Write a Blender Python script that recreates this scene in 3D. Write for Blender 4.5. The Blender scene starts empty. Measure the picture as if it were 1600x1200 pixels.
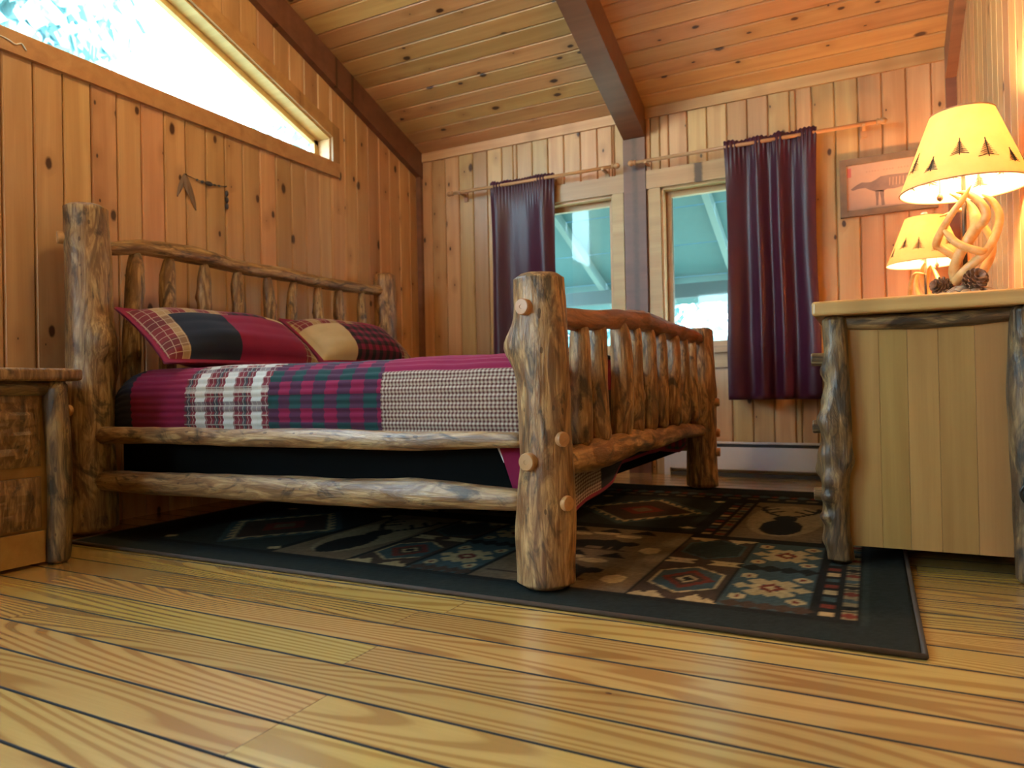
import bpy, math, random
import numpy as np
from mathutils import Vector, Matrix, noise
random.seed(7)
SC = bpy.context.scene
COL = SC.collection
# ------------------------------------------------------------------ camera
FPX, H = 1098.0, 0.55
YAW, PIT, ROL = [math.radians(a) for a in (27.107, 0.404, 1.129)]
def cam_axis(r3, u3, w2):
    cy, sy, cp, sp, cr, sr = math.cos(YAW), math.sin(YAW), math.cos(PIT), math.sin(PIT), math.cos(ROL), math.sin(ROL)
    r = r3*cr + u3*sr; u2 = -r3*sr + u3*cr
    w = w2*cp - u2*sp; u = w2*sp + u2*cp
    return Vector((r*cy - w*sy, r*sy + w*cy, u))
cam = bpy.data.cameras.new('camera'); co = bpy.data.objects.new('camera', cam); COL.objects.link(co)
R_, U_, F_ = cam_axis(1, 0, 0), cam_axis(0, 1, 0), cam_axis(0, 0, 1)
M = Matrix((R_, U_, -F_)).transposed().to_4x4(); M.translation = (0, 0, H)
co.matrix_world = M
cam.sensor_width = 36; cam.lens = FPX/1600*36; cam.clip_start = 0.02; cam.clip_end = 200
cam.dof.use_dof = True; cam.dof.focus_distance = 2.05; cam.dof.aperture_fstop = 3.6
SC.camera = co
# ------------------------------------------------------------------ world, sun, exposure
w = bpy.data.worlds.new('sky'); SC.world = w; w.use_nodes = True
nt = w.node_tree; bg = nt.nodes['Background']
tc = nt.nodes.new('ShaderNodeTexCoord'); sx = nt.nodes.new('ShaderNodeSeparateXYZ'); rp = nt.nodes.new('ShaderNodeValToRGB')
nt.links.new(tc.outputs['Generated'], sx.inputs[0]); nt.links.new(sx.outputs['Z'], rp.inputs[0]); nt.links.new(rp.outputs[0], bg.inputs[0])
rp.color_ramp.elements[0].color = (0.70, 0.93, 1.0, 1); rp.color_ramp.elements[1].color = (0.40, 0.66, 1.0, 1)
bg.inputs[1].default_value = 10.0
sun = bpy.data.lights.new('sun', 'SUN'); sun.energy = 5.0; sun.angle = 0.01; sun.color = (1, 0.95, 0.85)
so = bpy.data.objects.new('sun', sun); COL.objects.link(so)
so.rotation_euler = Vector((-0.75, -0.12, -0.75)).to_track_quat('-Z', 'Y').to_euler()
vs = SC.view_settings; vs.view_transform = 'Standard'; vs.look = 'None'; vs.gamma = 1.0; vs.exposure = 1.45; vs.use_curve_mapping = False
SC.cycles.use_denoising = True
SC.cycles.max_bounces = 8; SC.cycles.diffuse_bounces = 5; SC.cycles.transparent_max_bounces = 12
SC.cycles.sample_clamp_indirect = 6.0
SC.cycles.caustics_reflective = False; SC.cycles.caustics_refractive = False

# ------------------------------------------------------------------ node helpers
class N:
    def __init__(s, name):
        s.m = bpy.data.materials.new(name); s.m.use_nodes = True; s.t = s.m.node_tree
        s.b = s.t.nodes['Principled BSDF']; s.out = s.t.nodes['Material Output']
    def n(s, typ, **k):
        x = s.t.nodes.new('ShaderNode' + typ)
        for a, b in k.items(): setattr(x, a, b)
        return x
    def l(s, a, b): s.t.links.new(a, b)
    def set(s, sock, v):
        if hasattr(v, 'is_output') or hasattr(v, 'links'): s.l(v, sock)
        else: sock.default_value = v
    def math(s, op, a, b=0.0, c=None, clamp=False):
        x = s.n('Math', operation=op, use_clamp=clamp); s.set(x.inputs[0], a); s.set(x.inputs[1], b)
        if c is not None: s.set(x.inputs[2], c)
        return x.outputs[0]
    def mix(s, f, a, b, mode='MIX'):
        x = s.n('Mix', data_type='RGBA', blend_type=mode); s.set(x.inputs[0], f); s.set(x.inputs[6], a); s.set(x.inputs[7], b)
        return x.outputs[2]
    def ramp(s, f, stops, interp='LINEAR'):
        x = s.n('ValToRGB'); e = x.color_ramp.elements; x.color_ramp.interpolation = interp
        while len(e) < len(stops): e.new(0.5)
        for i, (p, c) in enumerate(stops): e[i].position = p; e[i].color = tuple(c) + (1,) if len(c) == 3 else c
        s.l(f, x.inputs[0]); return x.outputs[0]
    def noise(s, vec, scale=1, detail=3, dist=0.0, rough=0.5):
        x = s.n('TexNoise'); x.inputs['Scale'].default_value = scale; x.inputs['Detail'].default_value = detail
        x.inputs['Distortion'].default_value = dist; x.inputs['Roughness'].default_value = rough; s.l(vec, x.inputs['Vector']); return x.outputs['Fac']
    def coords(s, sc=(1, 1, 1), rnd=True):
        tc = s.n('TexCoord'); v = tc.outputs['Object']
        if rnd:
            oi = s.n('ObjectInfo'); cx = s.n('CombineXYZ')
            s.l(s.math('MULTIPLY', oi.outputs['Random'], 37.0), cx.inputs[0]); s.l(s.math('MULTIPLY', oi.outputs['Random'], 91.0), cx.inputs[1]); s.l(s.math('MULTIPLY', oi.outputs['Random'], 53.0), cx.inputs[2])
            va = s.n('VectorMath', operation='ADD'); s.l(v, va.inputs[0]); s.l(cx.outputs[0], va.inputs[1]); v = va.outputs[0]
        return v
    def scaled(s, v, sc):
        x = s.n('VectorMath', operation='MULTIPLY'); s.l(v, x.inputs[0]); x.inputs[1].default_value = sc; return x.outputs[0]
    def bump(s, h, strength=0.3, dist=0.01):
        x = s.n('Bump'); x.inputs['Strength'].default_value = strength; x.inputs['Distance'].default_value = dist
        s.l(h, x.inputs['Height']); s.l(x.outputs[0], s.b.inputs['Normal'])
    def fin(s, col=None, rough=None, metal=None, spec=None):
        for k, v in (('Base Color', col), ('Roughness', rough), ('Metallic', metal), ('Specular IOR Level', spec)):
            if v is not None:
                if isinstance(v, tuple) and len(v) == 3: v = v + (1,)
                s.set(s.b.inputs[k], v)
        return s.m

def plain(name, col, rough=0.5, metal=0.0, var=0.12):
    s = N(name); v = s.coords(); f = s.noise(v, 25, 3)
    c = s.mix(f, tuple(x*(1-var) for x in col) + (1,), tuple(min(1, x*(1+var)) for x in col) + (1,))
    s.bump(f, 0.08, 0.003)
    return s.fin(c, rough, metal)

def plank_mat(name, light, dark, rough=0.35, knots=True, kdens=0.5, cath=False, kscale=(4.2, 8.0), coat=0.0, tone=0.34):
    s = N(name); v = s.coords()
    if cath:
        sy_ = s.n('SeparateXYZ'); s.l(v, sy_.inputs[0])
        big = s.noise(s.scaled(v, (0.55, 5.0, 1)), 1.0, 1.0, 0.2)
        g = s.math('ADD', s.math('MULTIPLY', s.math('SINE', s.math('ADD', s.math('MULTIPLY', sy_.outputs[1], 240.0), s.math('MULTIPLY', big, 120.0))), 0.5), 0.5)
        c = s.ramp(g, [(0.0, light), (0.55, tuple(a*.8+b*.2 for a, b in zip(light, dark))), (0.85, dark), (1.0, dark)])
    else:
        g = s.noise(s.scaled(v, (1.0, 16, 16)), 1.0, 4, 0.6)
        c = s.ramp(g, [(0.3, light), (0.7, dark)])
    fine = s.noise(s.scaled(v, (4, 160, 160)), 1.0, 2)
    c = s.mix(s.math('MULTIPLY', fine, 0.35), c, (dark[0]*.75, dark[1]*.7, dark[2]*.65, 1))
    oi = s.n('ObjectInfo'); hv = s.n('HueSaturation'); s.l(c, hv.inputs['Color'])
    s.l(s.math('ADD', s.math('MULTIPLY', oi.outputs['Random'], tone), 1.0 - tone/2), hv.inputs['Value'])
    s.l(s.math('ADD', s.math('MULTIPLY', s.math('FRACT', s.math('MULTIPLY', oi.outputs['Random'], 7.3)), 0.024), 0.488), hv.inputs['Hue'])
    c = hv.outputs[0]
    if knots:
        vo = s.n('TexVoronoi', voronoi_dimensions='2D'); s.l(s.scaled(v, (kscale[0], kscale[1], 1)), vo.inputs['Vector']); vo.inputs['Scale'].default_value = 1.0
        sep = s.n('SeparateColor'); s.l(vo.outputs['Color'], sep.inputs[0])
        sel = s.math('LESS_THAN', sep.outputs[0], kdens)
        rad = s.math('ADD', s.math('MULTIPLY', s.math('POWER', sep.outputs[1], 2.0), 0.13), 0.05)
        nz = s.math('MULTIPLY', s.noise(v, 45, 2), 0.05)
        d = s.math('ADD', vo.outputs['Distance'], nz)
        k = s.math('MULTIPLY', s.math('SUBTRACT', 1.0, s.math('DIVIDE', d, rad), clamp=True), 3.0, clamp=True)
        k = s.math('MULTIPLY', k, sel)
        halo = s.math('MULTIPLY', s.math('MULTIPLY', s.math('SUBTRACT', 1.0, s.math('DIVIDE', d, 0.34), clamp=True), 0.55), sel)
        c = s.mix(halo, c, (dark[0]*.62, dark[1]*.5, dark[2]*.4, 1))
        c = s.mix(k, c, (0.06, 0.022, 0.012, 1))
    s.bump(s.math('ADD', g, fine), 0.06, 0.002)
    if coat: s.b.inputs['Coat Weight'].default_value = coat; s.b.inputs['Coat Roughness'].default_value = 0.20
    return s.fin(c, rough)

def log_mat(name, cream, tan, brown, black, amount=0.5, rough=0.38):
    s = N(name); v = s.coords()
    a = s.noise(s.scaled(v, (24, 24, 4.0)), 1.0, 5, 1.8, 0.6)
    fib = s.noise(s.scaled(v, (90, 90, 9)), 1.0, 3, 1.0)
    c = s.ramp(a, [(0.30, cream), (0.45, tan), (0.57, brown), (0.72, tuple(x*.6 for x in brown))])
    fr_ = s.ramp(fib, [(0.42, (0, 0, 0)), (0.62, (1, 1, 1))]); c = s.mix(s.math('MULTIPLY', fr_, 0.55), c, (brown[0]*.8, brown[1]*.75, brown[2]*.7, 1))
    pt = s.noise(s.scaled(v, (13, 13, 5.0)), 1.0, 4, 2.2, 0.62)
    pm = s.ramp(pt, [(0.64 - 0.13*amount, (0, 0, 0)), (0.76 - 0.12*amount, (1, 1, 1))])
    c = s.mix(s.math('MULTIPLY', pm, 0.8), c, black + (1,))
    vo = s.n('TexVoronoi'); s.l(s.scaled(v, (7, 7, 3.5)), vo.inputs['Vector'])
    sep = s.n('SeparateColor'); s.l(vo.outputs['Color'], sep.inputs[0])
    k = s.math('MULTIPLY', s.math('LESS_THAN', vo.outputs['Distance'], 0.16), s.math('LESS_THAN', sep.outputs[0], 0.25))
    c = s.mix(s.math('MULTIPLY', k, 0.7), c, (0.05, 0.025, 0.015, 1))
    s.bump(s.math('ADD', a, s.math('MULTIPLY', fib, 0.5)), 0.55, 0.010)
    return s.fin(c, rough)

MAT = {}
MAT['wall'] = plank_mat('knotty_pine_wall', (0.62, 0.36, 0.185), (0.46, 0.24, 0.11), 0.38)
MAT['far'] = plank_mat('pale_pine_wall', (0.64, 0.39, 0.19), (0.49, 0.265, 0.115), 0.38)
MAT['ceil'] = plank_mat('pine_ceiling', (0.62, 0.36, 0.155), (0.46, 0.235, 0.09), 0.4, kscale=(4.5, 8.0), kdens=0.5)
MAT['floor'] = plank_mat('yellow_pine_floor', (0.60, 0.385, 0.112), (0.40, 0.215, 0.052), 0.24, kdens=0.05, cath=True, coat=1.0, tone=0.2)
MAT['casing'] = plank_mat('clear_pine_trim', (0.64, 0.41, 0.19), (0.50, 0.29, 0.12), 0.4, kdens=0.12)
MAT['trimdark'] = plank_mat('window_trim_brown', (0.50, 0.27, 0.12), (0.38, 0.18, 0.075), 0.4, kdens=0.15)
MAT['beam'] = plank_mat('stained_beam', (0.24, 0.105, 0.06), (0.17, 0.07, 0.042), 0.4, kdens=0.2)
MAT['log'] = log_mat('peeled_log', (0.62, 0.38, 0.17), (0.45, 0.245, 0.10), (0.20, 0.09, 0.035), (0.03, 0.018, 0.011), 0.95)
MAT['logpale'] = log_mat('pale_peeled_log', (0.58, 0.41, 0.21), (0.44, 0.27, 0.12), (0.22, 0.115, 0.05), (0.035, 0.022, 0.014), 0.85)
MAT['logred'] = log_mat('red_peeled_log', (0.42, 0.19, 0.10), (0.32, 0.13, 0.065), (0.18, 0.07, 0.035), (0.05, 0.02, 0.014), 0.35)
MAT['logdark'] = log_mat('dark_knobby_log', (0.40, 0.27, 0.12), (0.25, 0.15, 0.065), (0.10, 0.055, 0.025), (0.02, 0.014, 0.010), 1.1)
MAT['peg'] = plank_mat('peg_end_grain', (0.58, 0.31, 0.13), (0.46, 0.22, 0.085), 0.4, knots=False)
MAT['panel'] = plank_mat('aspen_panel', (0.46, 0.265, 0.085), (0.33, 0.17, 0.05), 0.33, kdens=0.05, kscale=(1.5, 5), tone=0.08)
MAT['top'] = plank_mat('dresser_top_wood', (0.58, 0.38, 0.15), (0.40, 0.22, 0.075), 0.3, kdens=0.3)
MAT['rough'] = log_mat('rough_slab', (0.42, 0.25, 0.11), (0.30, 0.165, 0.07), (0.16, 0.08, 0.032), (0.035, 0.02, 0.012), 0.7)
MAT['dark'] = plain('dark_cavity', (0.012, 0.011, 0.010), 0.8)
MAT['black'] = plain('black_fabric', (0.005, 0.005, 0.005), 0.95); MAT['black'].node_tree.nodes['Principled BSDF'].inputs['Specular IOR Level'].default_value = 0.05
MAT['white'] = plain('white_enamel', (0.62, 0.60, 0.60), 0.35, var=0.03)
MAT['slot'] = plain('heater_slot', (0.05, 0.05, 0.055), 0.5)
MAT['rod'] = plank_mat('curtain_rod_wood', (0.58, 0.33, 0.16), (0.46, 0.23, 0.1), 0.35, knots=False)
MAT['cord_white'] = plain('white_cord', (0.85, 0.88, 0.92), 0.4, var=0.03)
MAT['blackrub'] = plain('black_rubber', (0.012, 0.012, 0.012), 0.4)
MAT['iron'] = plain('dark_iron', (0.06, 0.045, 0.035), 0.45, 0.6)
MAT['tan'] = plain('tan_paper', (0.45, 0.25, 0.15), 0.7)
MAT['feather'] = plain('grey_feather', (0.20, 0.125, 0.085), 0.8)
MAT['bead'] = plain('dark_bead', (0.05, 0.04, 0.045), 0.35)
MAT['frame'] = plain('weathered_frame', (0.16, 0.10, 0.06), 0.6, var=0.35)
MAT['paper'] = plain('print_paper', (0.42, 0.25, 0.18), 0.7, var=0.08)
MAT['ink'] = plain('print_ink', (0.17, 0.11, 0.10), 0.8, var=0.3)
MAT['inkfaint'] = plain('print_faint_ink', (0.36, 0.21, 0.15), 0.8)
MAT['seal'] = plain('red_stamp_ink', (0.42, 0.10, 0.09), 0.8)
MAT['antler'] = None
s = N('antler_resin'); v = s.coords(rnd=False); f = s.noise(v, 30, 4, 0.5)
c = s.ramp(f, [(0.3, (0.72, 0.47, 0.20)), (0.7, (0.52, 0.29, 0.09))]); s.bump(f, 0.15, 0.004); MAT['antler'] = s.fin(c, 0.35)
s = N('pine_cone'); v = s.coords(rnd=False); f = s.noise(v, 60, 3)
MAT['cone'] = s.fin(s.ramp(f, [(0.3, (0.10, 0.055, 0.035)), (0.75, (0.30, 0.20, 0.14))]), 0.5)
s = N('grey_scale'); v = s.coords(rnd=False); f = s.noise(v, 60, 4)
MAT['scale'] = s.fin(s.ramp(f, [(0.3, (0.16, 0.12, 0.09)), (0.75, (0.42, 0.34, 0.27))]), 0.45)
MAT['glassknob'] = plain('clear_pebble_finial', (0.6, 0.6, 0.55), 0.1)
MAT['motif'] = plain('pine_motif_ink', (0.07, 0.05, 0.03), 0.7)
# shade: paper that lets bulb light through
s = N('parchment_shade'); v = s.coords(rnd=False); f = s.noise(v, 18, 4)
c = s.ramp(f, [(0.3, (0.88, 0.64, 0.34)), (0.7, (0.83, 0.57, 0.28))])
s.b.inputs['Base Color'].default_value = (0.85, 0.62, 0.28, 1); s.l(c, s.b.inputs['Base Color']); s.b.inputs['Roughness'].default_value = 0.7
tr = s.n('BsdfTranslucent'); s.l(c, tr.inputs[0]); mx = s.n('MixShader'); mx.inputs[0].default_value = 0.55
s.l(s.b.outputs[0], mx.inputs[1]); s.l(tr.outputs[0], mx.inputs[2]); s.l(mx.outputs[0], s.out.inputs[0]); MAT['shade'] = s.m
s = N('shade_lining'); s.b.inputs['Roughness'].default_value = 0.6; v = s.coords(rnd=False)
c = s.mix(s.noise(v, 30), (0.9, 0.82, 0.66, 1), (0.95, 0.88, 0.74, 1)); s.l(c, s.b.inputs['Base Color'])
tr = s.n('BsdfTranslucent'); s.l(c, tr.inputs[0]); mx = s.n('MixShader'); mx.inputs[0].default_value = 0.4
s.l(s.b.outputs[0], mx.inputs[1]); s.l(tr.outputs[0], mx.inputs[2]); s.l(mx.outputs[0], s.out.inputs[0]); MAT['lining'] = s.m
s = N('bulb_glow'); e = s.n('Emission'); e.inputs[0].default_value = (1, 0.53, 0.22, 1); e.inputs[1].default_value = 400
s.l(e.outputs[0], s.out.inputs[0]); MAT['bulb'] = s.m
# window glass
s = N('window_glass'); tp = s.n('BsdfTransparent'); tp.inputs[0].default_value = (0.93, 0.98, 0.98, 1); gl = s.n('BsdfGlossy'); gl.inputs['Roughness'].default_value = 0.03
lw = s.n('LayerWeight'); fr = s.math('ADD', s.math('MULTIPLY', s.math('POWER', lw.outputs['Facing'], 4.0), 0.4), 0.025); mx = s.n('MixShader'); s.l(fr, mx.inputs[0]); s.l(tp.outputs[0], mx.inputs[1]); s.l(gl.outputs[0], mx.inputs[2]); s.l(mx.outputs[0], s.out.inputs[0]); MAT['glass'] = s.m
# curtain
s = N('burgundy_satin'); v = s.coords(rnd=False); f = s.noise(s.scaled(v, (200, 200, 12)), 1, 2)
c = s.mix(f, (0.040, 0.004, 0.017, 1), (0.056, 0.006, 0.024, 1)); s.b.inputs['Sheen Weight'].default_value = 0.08; s.b.inputs['Sheen Tint'].default_value = (0.7, 0.35, 0.7, 1); MAT['curtain'] = s.fin(c, 0.42)
# outdoor
MAT['ground'] = plain('dry_sunlit_ground', (0.20, 0.22, 0.15), 0.9, var=0.2)
MAT['leaf'] = plain('leaf_green', (0.22, 0.38, 0.39), 0.6, var=0.4)
MAT['bark'] = plain('tree_bark', (0.14, 0.10, 0.07), 0.9, var=0.3)
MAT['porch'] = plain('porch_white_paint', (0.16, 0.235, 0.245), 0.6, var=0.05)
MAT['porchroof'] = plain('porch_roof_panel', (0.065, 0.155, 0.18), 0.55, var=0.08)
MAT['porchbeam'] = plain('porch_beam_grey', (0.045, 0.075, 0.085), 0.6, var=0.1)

# fabric materials driven by UV in metres
def uvcoord(s):
    uv = s.n('UVMap'); sp = s.n('SeparateXYZ'); s.l(uv.outputs[0], sp.inputs[0]); return sp.outputs[0], sp.outputs[1]
def band(s, x, per, lo, hi, off=0.0):
    f = s.math('FRACT', s.math('DIVIDE', s.math('ADD', x, 50*per + off), per))
    return s.math('MULTIPLY', s.math('GREATER_THAN', f, lo), s.math('LESS_THAN', f, hi))
def cloth(name, fn):
    s = N(name); u, v = uvcoord(s); c = fn(s, u, v)
    tx = s.n('TexCoord'); f = s.noise(tx.outputs['Object'], 260, 2); f2 = s.noise(tx.outputs['Object'], 9, 3)
    c = s.mix(s.math('MULTIPLY', f2, 0.3), c, (0.02, 0.012, 0.015, 1))
    s.bump(f, 0.2, 0.002); s.b.inputs['Sheen Weight'].default_value = 0.08
    return s.fin(c, 0.85, None, 0.15)
BUR, NAV, GRN, CRM = (0.25, 0.010, 0.052, 1), (0.012, 0.018, 0.032, 1), (0.012, 0.055, 0.052, 1), (0.56, 0.44, 0.24, 1)
MAT['bur'] = cloth('burgundy_cotton', lambda s, u, v: s.mix(0.5, BUR, BUR))
MAT['nav'] = cloth('navy_cotton', lambda s, u, v: s.mix(0.5, NAV, NAV))
MAT['crm'] = cloth('cream_cotton', lambda s, u, v: s.mix(0.5, CRM, CRM))
def f_wplaid(s, u, v):
    a = band(s, u, 0.14, 0.0, 0.36); b = band(s, v, 0.15, 0.0, 0.12); b2 = band(s, v, 0.15, 0.55, 0.8); th = band(s, v, 0.034, 0, 0.13); th2 = band(s, u, 0.023, 0, 0.14)
    c = s.mix(a, (0.20, 0.03, 0.04, 1), (0.62, 0.60, 0.55, 1))
    c = s.mix(s.math('MULTIPLY', b2, 0.7), c, (0.10, 0.05, 0.07, 1))
    c = s.mix(s.math('MULTIPLY', band(s, u, 0.14, 0.68, 0.82), 0.8), c, (0.03, 0.07, 0.08, 1))
    c = s.mix(s.math('MULTIPLY', b, 0.6), c, (0.62, 0.56, 0.46, 1))
    c = s.mix(s.math('MULTIPLY', s.math('MAXIMUM', th, th2), 0.55), c, (0.60, 0.55, 0.45, 1)); return c
MAT['wpl'] = cloth('white_red_plaid', f_wplaid)
def f_check(p, c00, c01, c11):
    def f(s, u, v):
        a = band(s, u, p, 0, 0.5); b = band(s, v, p*0.9, 0, 0.5); sm = s.math('ADD', a, b)
        c = s.mix(s.math('GREATER_THAN', sm, 0.5), c00, c01); return s.mix(s.math('GREATER_THAN', sm, 1.5), c, c11)
    return f
MAT['gpl'] = cloth('green_burgundy_check', f_check(0.104, BUR, (0.075, 0.02, 0.05, 1), GRN))
MAT['bpl'] = cloth('black_red_check', f_check(0.06, BUR, (0.09, 0.01, 0.025, 1), (0.012, 0.01, 0.012, 1)))
MAT['hnd'] = cloth('brown_houndstooth', f_check(0.0135, (0.52, 0.43, 0.33, 1), (0.31, 0.19, 0.145, 1), (0.10, 0.035, 0.03, 1)))
def f_tan(s, u, v):
    a = band(s, u, 0.12, 0, 0.45); b = band(s, v, 0.13, 0, 0.4); th = s.math('MAXIMUM', band(s, u, 0.03, 0, 0.1), band(s, v, 0.03, 0, 0.1))
    c = s.mix(a, (0.20, 0.03, 0.035, 1), (0.38, 0.25, 0.12, 1)); c = s.mix(s.math('MULTIPLY', b, 0.55), c, (0.10, 0.03, 0.03, 1))
    return s.mix(s.math('MULTIPLY', th, 0.5), c, (0.6, 0.5, 0.35, 1))
MAT['tpl'] = cloth('tan_red_plaid', f_tan)
# rug: colour attribute is the woven pattern
s = N('woven_rug'); at_ = s.n('Attribute', attribute_name='weave'); tx = s.n('TexCoord'); f = s.noise(tx.outputs['Object'], 400, 2); f2 = s.noise(tx.outputs['Object'], 12, 4)
c = s.mix(s.math('MULTIPLY', f2, 0.45), at_.outputs['Color'], (0.012, 0.011, 0.010, 1)); s.bump(f, 0.5, 0.004); MAT['rug'] = s.fin(c, 0.95, None, 0.08)
MAT['rugedge'] = plain('rug_binding', (0.06, 0.04, 0.028), 0.8)

# ------------------------------------------------------------------ mesh helpers
class MB:
    def __init__(s): s.v = []; s.f = []; s.mi = []; s.uv = None
    def add(s, vs, fs, mi=0):
        b = len(s.v); s.v += [tuple(v) for v in vs]; s.f += [tuple(i + b for i in f) for f in fs]; s.mi += [mi]*len(fs)
    def box(s, a, b, mi=0):
        x0, y0, z0 = a; x1, y1, z1 = b
        s.add([(x0,y0,z0),(x1,y0,z0),(x1,y1,z0),(x0,y1,z0),(x0,y0,z1),(x1,y0,z1),(x1,y1,z1),(x0,y1,z1)],
              [(0,3,2,1),(4,5,6,7),(0,1,5,4),(1,2,6,5),(2,3,7,6),(3,0,4,7)], mi)
    def prism(s, poly, axis, lo, hi, mi=0):
        # poly: 2D points; axis 'x' -> (y,z), 'y' -> (x,z), 'z' -> (x,y)
        def P(p, h): return {'x': (h, p[0], p[1]), 'y': (p[0], h, p[1]), 'z': (p[0], p[1], h)}[axis]
        n = len(poly); vs = [P(p, lo) for p in poly] + [P(p, hi) for p in poly]
        s.add(vs, [tuple(range(n))[::-1], tuple(range(n, 2*n))] + [(i, (i+1) % n, n + (i+1) % n, n + i) for i in range(n)], mi)
    def tube(s, pts, rad, seg=8, caps=True, mi=0):
        pts = [Vector(p) for p in pts]; n = len(pts); rings = []; up = None
        for i, p in enumerate(pts):
            t = (pts[min(i+1, n-1)] - pts[max(i-1, 0)]).normalized()
            if up is None: up = t.orthogonal().normalized()
            up = (up - t*up.dot(t)).normalized(); sd = t.cross(up); r = rad[i] if hasattr(rad, '__len__') else rad
            rings.append([p + (up*math.cos(2*math.pi*k/seg) + sd*math.sin(2*math.pi*k/seg))*r for k in range(seg)])
        fs = [(i*seg+k, i*seg+(k+1) % seg, (i+1)*seg+(k+1) % seg, (i+1)*seg+k) for i in range(n-1) for k in range(seg)]
        if caps: fs += [tuple(range(seg))[::-1], tuple((n-1)*seg+k for k in range(seg))]
        s.add([v for r in rings for v in r], fs, mi)
    def lathe(s, prof, seg=16, c=(0,0,0), mi=0):
        n = len(prof); vs = [(c[0]+r*math.cos(2*math.pi*k/seg), c[1]+r*math.sin(2*math.pi*k/seg), c[2]+z) for r, z in prof for k in range(seg)]
        s.add(vs, [(i*seg+k, i*seg+(k+1) % seg, (i+1)*seg+(k+1) % seg, (i+1)*seg+k) for i in range(n-1) for k in range(seg)], mi)
    def mesh(s, name, mats, smooth=False):
        me = bpy.data.meshes.new(name); me.from_pydata(s.v, [], s.f)
        for m in (mats if isinstance(mats, (list, tuple)) else [mats]): me.materials.append(m)
        if any(s.mi): me.polygons.foreach_set('material_index', s.mi)
        if smooth: me.polygons.foreach_set('use_smooth', [True]*len(me.polygons))
        me.update(); return me
    def build(s, name, mats, parent=None, smooth=False, mw=None, recalc=True):
        me = s.mesh(name, mats, smooth)
        if recalc:
            import bmesh
            bm = bmesh.new(); bm.from_mesh(me); bmesh.ops.recalc_face_normals(bm, faces=bm.faces); bm.to_mesh(me); bm.free()
        return link(name, me, parent, mw)
def link(name, me, parent=None, mw=None):
    o = bpy.data.objects.new(name, me); COL.objects.link(o)
    if mw is not None: o.matrix_basis = mw
    if parent is not None: o.parent = parent
    return o
def tag(o, label=None, cat=None, group=None, kind=None):
    for k, v in (('label', label), ('category', cat), ('group', group), ('kind', kind)):
        if v: o[k] = v
    return o
def empty(name, loc=(0, 0, 0), **k):
    # things sit in world coordinates: parts are built relative to loc
    o = bpy.data.objects.new(name, None); COL.objects.link(o); o.location = loc; o.empty_display_size = 0.1; return tag(o, **k)
def frame(o, x, n):
    x = Vector(x).normalized(); n = Vector(n).normalized(); y = n.cross(x)
    m = Matrix((x, y, n)).transposed().to_4x4(); m.translation = Vector(o); return m
PC = {}
def plank(parent, name, origin, xdir, n, L, wd, mat, t=0.018, c=0.006, g=0.0016, s0=0.0, s1=0.0, side=None):
    """board: local x along length, y across, z=0 face. s0/s1: slope of the two ends across the width"""
    key = (round(L, 4), round(wd, 4), mat.name, t, c, round(s0, 4), round(s1, 4))
    if key not in PC:
        cs = [(g, -t), (wd-g, -t), (wd-g, -c), (wd-g-c, 0), (g+c, 0), (g, -c)]
        vs = [(s0*y, y, z) for y, z in cs] + [(L + s1*y, y, z) for y, z in cs]
        mb = MB(); k = len(cs); mb.add(vs, [tuple(range(k)), tuple(range(2*k-1, k-1, -1))] + [(i, i+k, (i+1) % k + k, (i+1) % k) for i in range(k)])
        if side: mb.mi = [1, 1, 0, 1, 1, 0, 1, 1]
        me = mb.mesh(name, [mat, side] if side else mat)
        import bmesh
        bm = bmesh.new(); bm.from_mesh(me); bmesh.ops.recalc_face_normals(bm, faces=bm.faces); bm.to_mesh(me); bm.free()
        PC[key] = me
    return link(name, PC[key], parent, frame(origin, xdir, n))
def catmull(pts, n):
    P = [Vector(p) for p in pts]; P = [P[0]*2 - P[1]] + P + [P[-1]*2 - P[-2]]; out = []
    m = len(P) - 3
    for i in range(n):
        f = i/(n-1)*m; k = min(int(f), m-1); t = f - k; a, b, c, d = P[k:k+4]
        out.append(0.5*((2*b) + (c-a)*t + (2*a-5*b+4*c-d)*t*t + (3*b-a-3*c+d)*t**3))
    return out
def interp(xs, t):
    f = t*(len(xs)-1); k = min(int(f), len(xs)-2); return xs[k] + (xs[k+1]-xs[k])*(f-k)
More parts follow.
